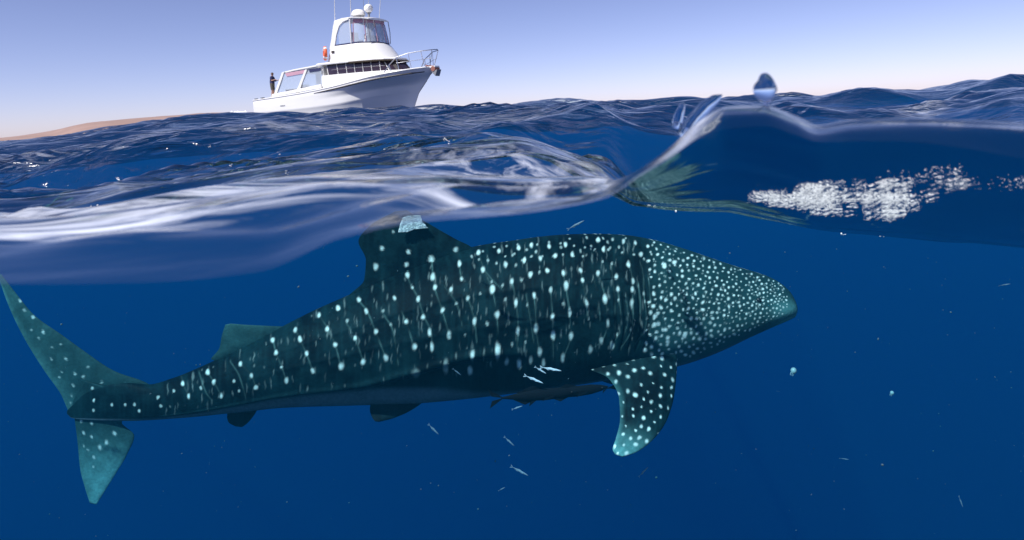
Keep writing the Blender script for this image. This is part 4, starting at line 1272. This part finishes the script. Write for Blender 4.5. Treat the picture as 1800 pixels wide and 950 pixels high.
fish0 = None
M_BRIGHT = mat("bright_silver_scales", (.70, .75, .85), .5, spec=.2, var=.2, scale=9)
bright0 = None
for u, v, l, a, y, lab in [
    (938, 667, 36, -22, 2.95, "bright silver fish just above the dark remora's tail"),
    (968, 649, 38, -8, 3.0, "brightest silver fish against the shark's lower flank"),
    (950, 651, 24, -32, 3.05, "small silver fish tucked behind the brightest one on the shark's flank"),
]:
    if bright0 is None:
        bright0 = make_fish("small_fish", .62, M_BRIGHT, lab, "fish", "small pale fish around the whale shark"); o = bright0
    else:
        o = copy_tree(bright0); o["label"] = lab
    put_fish(o, u, v, l, a, y, turn=random.uniform(-8, 8))
for u, v, l, a, y, lab in [
    (1012, 396, 34, 30, 3.1, "small silver fish above the whale shark's back just below the surface"),
    (909, 717, 20, 20, 2.95, "small pale fish just under the dark remora"),
    (762, 755, 26, -45, 2.95, "small pale fish diving below the shark's pelvic fin"),
    (895, 776, 24, -42, 3.1, "faint small fish diving in open water mid way below the shark"),
    (913, 828, 34, -24, 2.9, "longest of the pale fish low under the middle of the shark"),
    (1131, 830, 24, 42, 3.1, "pale fish swimming upward below the pectoral fin tip"),
    (882, 860, 14, 32, 3.2, "lowest tiny pale fish beneath the shark"),
    (803, 654, 20, -42, 3.1, "faint small fish against the shark's dark underside"),
    (1766, 501, 20, 10, 3.0, "small pale fish alone at the far right edge below the surface"),
    (1484, 807, 16, -4, 3.6, "faint tiny fish level in the empty water at lower right"),
    (1689, 882, 20, -72, 3.2, "faint fish diving steeply near the bottom right corner"),
]:
    if fish0 is None:
        fish0 = make_fish("small_fish", .60, M_SILVER, lab, "fish", "small pale fish around the whale shark"); o = fish0
    else:
        o = copy_tree(fish0); o["label"] = lab
    put_fish(o, u, v, l, a, y, turn=random.uniform(-12, 12), roll=random.uniform(-25, 25))
rem0 = make_fish("remora", .85, M_REMORA, "long dark remora with forked tail under the shark's belly", "fish", "dark fish under the whale shark")
put_fish(rem0, 940, 695, 155, 5, 2.98)
for u, v, l, a, y, lab in [(1000, 690, 140, 8, 3.1, "second dark remora reaching ahead toward the pectoral fin"), (1088, 678, 60, 14, 3.3, "short dark remora tucked behind the pectoral fin")]:
    o = copy_tree(rem0); o["label"] = lab
    put_fish(o, u, v, l, a, y)

# drifting specks: round salps
M_SALP = mat("pale_jelly", (.25, .42, .45), .4, var=.2, scale=30)
for i, (u, v, r_, y, lab) in enumerate([(1395, 652, 5.0, 2.9, "pale round jelly drifting below the shark's snout"), (1568, 691, 3.2, 3.2, "tiny faint jelly drifting right of the shark in open water")]):
    r = empty("jelly"); tag(r, lab, "jelly", "tiny jellies drifting in the water")
    mb = MB()
    rr = []
    for t, q in ((-1, .1), (-.85, .55), (-.4, .95), (.1, 1), (.6, .8), (.95, .35)):
        rr.append([(q * math.cos(a), q * math.sin(a), -t * 1.1) for a in np.linspace(0, 2 * math.pi, 14, endpoint=False)])
    mb.loft(rr); mb.build("bell", M_SALP, r, smooth=True)
    mb = MB()
    for a in np.linspace(0, 2 * math.pi, 6, endpoint=False):
        mb.tube([(.5 * math.cos(a), .5 * math.sin(a), -.8), (.6 * math.cos(a + .2), .6 * math.sin(a + .2), -1.3), (.4 * math.cos(a + .5), .4 * math.sin(a + .5), -1.9)], [.08, .06, .03], 5)
    mb.build("tentacles", M_SALP, r, smooth=True)
    r.matrix_world = Matrix.Translation(Vector(P(u, v, y))) @ Matrix.Rotation(.5, 4, 'Y') @ Matrix.Scale(r_ / F * y, 4)

# ------------------------------------------------------------------ foam and spray
def flakes(name, pts, sizes, label, m=M_FOAM, flat=1.0, stretch=0.0):
    """many small bubble clumps as one piece of stuff"""
    gold = (1 + 5 ** .5) / 2
    bv = np.array([(-1, gold, 0), (1, gold, 0), (-1, -gold, 0), (1, -gold, 0), (0, -1, gold), (0, 1, gold), (0, -1, -gold), (0, 1, -gold), (gold, 0, -1), (gold, 0, 1), (-gold, 0, -1), (-gold, 0, 1)]) / 1.9
    bf = np.array([(0, 11, 5), (0, 5, 1), (0, 1, 7), (0, 7, 10), (0, 10, 11), (1, 5, 9), (5, 11, 4), (11, 10, 2), (10, 7, 6), (7, 1, 8), (3, 9, 4), (3, 4, 2), (3, 2, 6), (3, 6, 8), (3, 8, 9), (4, 9, 5), (2, 4, 11), (6, 2, 10), (8, 6, 7), (9, 8, 1)])
    r = np.random.default_rng(len(pts))
    n = len(pts); kv = len(bv)
    S = np.asarray(sizes)[:, None, None] * r.uniform(.45, 1.5, (n, 1, 3))
    jit = r.uniform(.65, 1.35, (n, kv, 1))
    V = bv[None] * S * jit
    a = r.uniform(0, 6.28, n)
    if stretch:
        S[..., 0] *= stretch; V = bv[None] * S * jit; a = r.normal(.25, .35, n)
    ca, sa = np.cos(a)[:, None], np.sin(a)[:, None]
    X = V[..., 0] * ca - V[..., 1] * sa; Y = V[..., 0] * sa + V[..., 1] * ca
    V = np.stack([X, Y, V[..., 2] * flat], -1) + np.asarray(pts)[:, None, :]
    Fq = (bf[None] + (np.arange(n) * kv)[:, None, None]).reshape(-1, 3)
    me = mesh_np(name, V.reshape(-1, 3), np.zeros((0, 4), int), Fq)
    o = link(name, me, m)
    tag(o, label, kind="stuff")
    return o


def in_poly(u, v, poly):
    c = False
    for i in range(len(poly)):
        (x1, y1), (x2, y2) = poly[i], poly[i - 1]
        if (y1 > v) != (y2 > v) and u < (x2 - x1) * (v - y1) / (y2 - y1) + x1: c = not c
    return c


# foam streak clinging to the underside of the surface on the right
r = np.random.default_rng(3)
pts, sz = [], []
main = [(1290, 346), (1360, 338), (1420, 326), (1500, 334), (1560, 318), (1640, 312), (1700, 300), (1712, 322), (1660, 338), (1620, 362), (1565, 386), (1500, 378), (1440, 374), (1380, 362), (1330, 352)]
upper = [(1400, 338), (1460, 318), (1560, 308), (1640, 300), (1690, 290), (1700, 302), (1600, 318), (1500, 330)]
tailp = [(1690, 316), (1760, 314), (1830, 308), (1830, 332), (1720, 330)]
cand = 0
while len(pts) < 9000 and cand < 260000:
    cand += 1
    u = r.uniform(1285, 1830); y = r.uniform(.50, 1.5)
    q = (u - 900) / F
    for _ in range(2):
        z = sea_height(q * y, y); uu, vv = proj(np.array([q * y, y, z])); q += (u - float(uu)) / F
    uu, vv = float(uu), float(vv)
    k = 0
    if in_poly(uu, vv, main): k = 1.0
    elif in_poly(uu, vv, upper): k = .16
    elif in_poly(uu, vv, tailp): k = .05
    elif 1280 < uu < 1830 and 296 < vv < 400: k = 0
    if k == 0 or r.random() > k * (.12 + .88 * sstep(1290, 1430, uu)) * (1 - .5 * sstep(1600, 1720, uu)): continue
    s1 = (uu + 1.6 * vv) / 15; s2 = (vv + .16 * uu) / 4.0
    nz = vnoise(np.array([[s1, s2]]), 7)[0]; n2 = vnoise(np.array([[s1 * 2.3 + 9, s2 * 1.9]]), 8)[0]; n3 = vnoise(np.array([[uu / 60, vv / 14]]), 9)[0]
    if k > .05 and .6 * (1 - abs(2 * nz - 1)) + .4 * (1 - abs(2 * n2 - 1)) + .5 * (n3 - .5) < .71: continue
    pts.append((q * y, y, z - .002 - abs(r.normal(0, .0015)))); sz.append(r.choice([.00026, .0004, .0006, .0011], p=[.55, .30, .12, .03]) * (.30 + y * .6))
flakes("foam", pts, sz, "white streak of foam bubbles seen from below on the right", flat=.5, stretch=3.4)

# bubbles and specks near the surface further left
pts, sz = [], []
for u, v, y in [(1255, 295, .9), (1278, 289, .9), (1335, 288, .95), (1348, 312, 1.0), (1250, 350, 1.2), (1142, 361, 1.3), (1150, 362, 1.3), (1165, 359, 1.3), (1650, 272, .8), (1430, 385, 1.8), (1443, 398, 1.8), (1407, 380, 1.7), (1700, 383, 2), (1735, 397, 2), (1485, 405, 2), (1188, 372, 1.5), (1552, 416, 2.2), (1480, 412, 2.2), (1693, 384, 2), (1709, 378, 2)]:
    for _ in range(3):
        pts.append(P(u + r.normal(0, 2), v + r.normal(0, 1), y)); sz.append(.0011 * y * r.uniform(.6, 1.5))
flakes("bubbles", pts, sz, "scattered tiny bubbles under the surface right of the crest")

# foam on the shark's back fin where it meets the surface
pts, sz = [], []
cap = [(700, 409), (707, 384), (718, 379), (739, 379), (742, 390), (752, 401), (728, 403), (716, 408)]
while len(pts) < 3400:
    u, v = r.uniform(698, 754), r.uniform(378, 410)
    if r.random() < min(1, .12 + .5 * vnoise(np.array([[u / 5, v / 4]]), 15)[0] + .09 * min(u - 698, 754 - u, v - 377, 411 - v)) and in_poly(u, v, cap) and min(abs(v - 389 - .12 * (u - 725)), abs(v - 398 - .18 * (u - 725))) > .7 * vnoise(np.array([[u / 9, v / 9]]), 5)[0]:
        pts.append(P(u, v, 3.555 + (410 - v) / 32 * .03 + r.normal(0, .004))); sz.append(r.uniform(.0015, .0036))
flakes("fin_foam", pts, sz, "white foam washing over the tip of the shark's back fin", flat=.5)

# breaking crests far left of the boat
pts, sz = [], []
for u0, u1, v0, n_ in ((408, 434, 200.5, 420), (360, 370, 203, 110), (440, 452, 203.5, 60)):
    for _ in range(n_):
        u = r.uniform(u0, u1)
        pts.append(P(u, v0 + r.normal(0, 1.2), 38 + r.normal(0, .2))); sz.append(r.uniform(.03, .075))
flakes("wave_foam", pts, sz, "white foam breaking on the crest left of the boat's stern")

# fine plankton all through the water
pts, sz = [], []
for _ in range(420):
    y = r.uniform(1.0, 6.0); u = r.uniform(-150, 1950); v = r.uniform(430, 960)
    pts.append(P(u, v, y)); sz.append(y / F * r.choice([.5, .7, 1.0, 1.5], p=[.5, .3, .15, .05]))
flakes("plankton", pts, sz, "fine pale plankton specks drifting through the blue water", mat("plankton_flesh", (.10, .15, .17), .7, spec=.1))

# spray sparks above the near waves
pts, sz = [], []
for u, v, y in [(785, 247, 2.5), (781, 244, 2.5), (789, 252, 2.5), (580, 280, 1.8), (578, 284, 1.8), (505, 301, 1.6), (502, 305, 1.6), (368, 316, 1.5), (160, 363, 1.3), (157, 366, 1.3), (80, 385, .9), (81, 394, .9), (95, 386, .9), (170, 361, 1.3), (490, 272, 2), (405, 292, 2)]:
    for _ in range(6):
        d = r.exponential(5.0); an_ = r.uniform(0, 6.28)
        pts.append(P(u + d * math.cos(an_), v + .7 * d * math.sin(an_), y)); sz.append(.0011 * y * r.uniform(.3, 1.3) / (1 + d / 4))
flakes("spray", pts, sz, "tiny bright drops of spray above the near waves")

# a drop of water in the air and the torn lip of the near crest
def blob(name, c, ax, label, cat, seed):
    mb = MB()
    mb.ball((0, 0, 0), (1, 1, 1), 26, 18)
    V = np.array(mb.v)
    n3 = .42 * (vnoise(V[:, [0, 2]] * 1.3 + 5, seed) - .5) + .22 * (vnoise(V[:, [1, 2]] * 2.2 + 9, seed + 1) - .5)
    V = V * (1 + n3)[:, None]
    V[:, 0] *= 1 - .25 * np.clip(-V[:, 2], 0, 1)
    V = V * np.array(ax)
    mb.v = [tuple(p) for p in V]
    o = mb.build(name, M_DROP, None, smooth=True)
    o.location = c
    tag(o, label, cat)
    return o


blob("water_drop", P(1345, 158, .44), (.0074, .006, .0108), "single blurred drop of water in the air above the crest", "water drop", 4)


def tongue(pts2, y, r_, label):
    mb = MB()
    mb.tube([P(u, v, y + .01 * i) for i, (u, v) in enumerate(pts2)], r_, 12)
    o = mb.build("splash", M_DROP, None, smooth=True)
    tag(o, label, "splash", "water thrown up by the near crest")


tongue([(1205, 235), (1218, 215), (1238, 192), (1256, 176), (1268, 168)], .52, [.006, .0065, .006, .0045, .001], "longest dark tongue of water thrown up beside the crest")
tongue([(1190, 220), (1194, 203), (1199, 188), (1200, 180)], .60, [.005, .0045, .003, .0008], "short upright spurt of water left of the longest tongue")
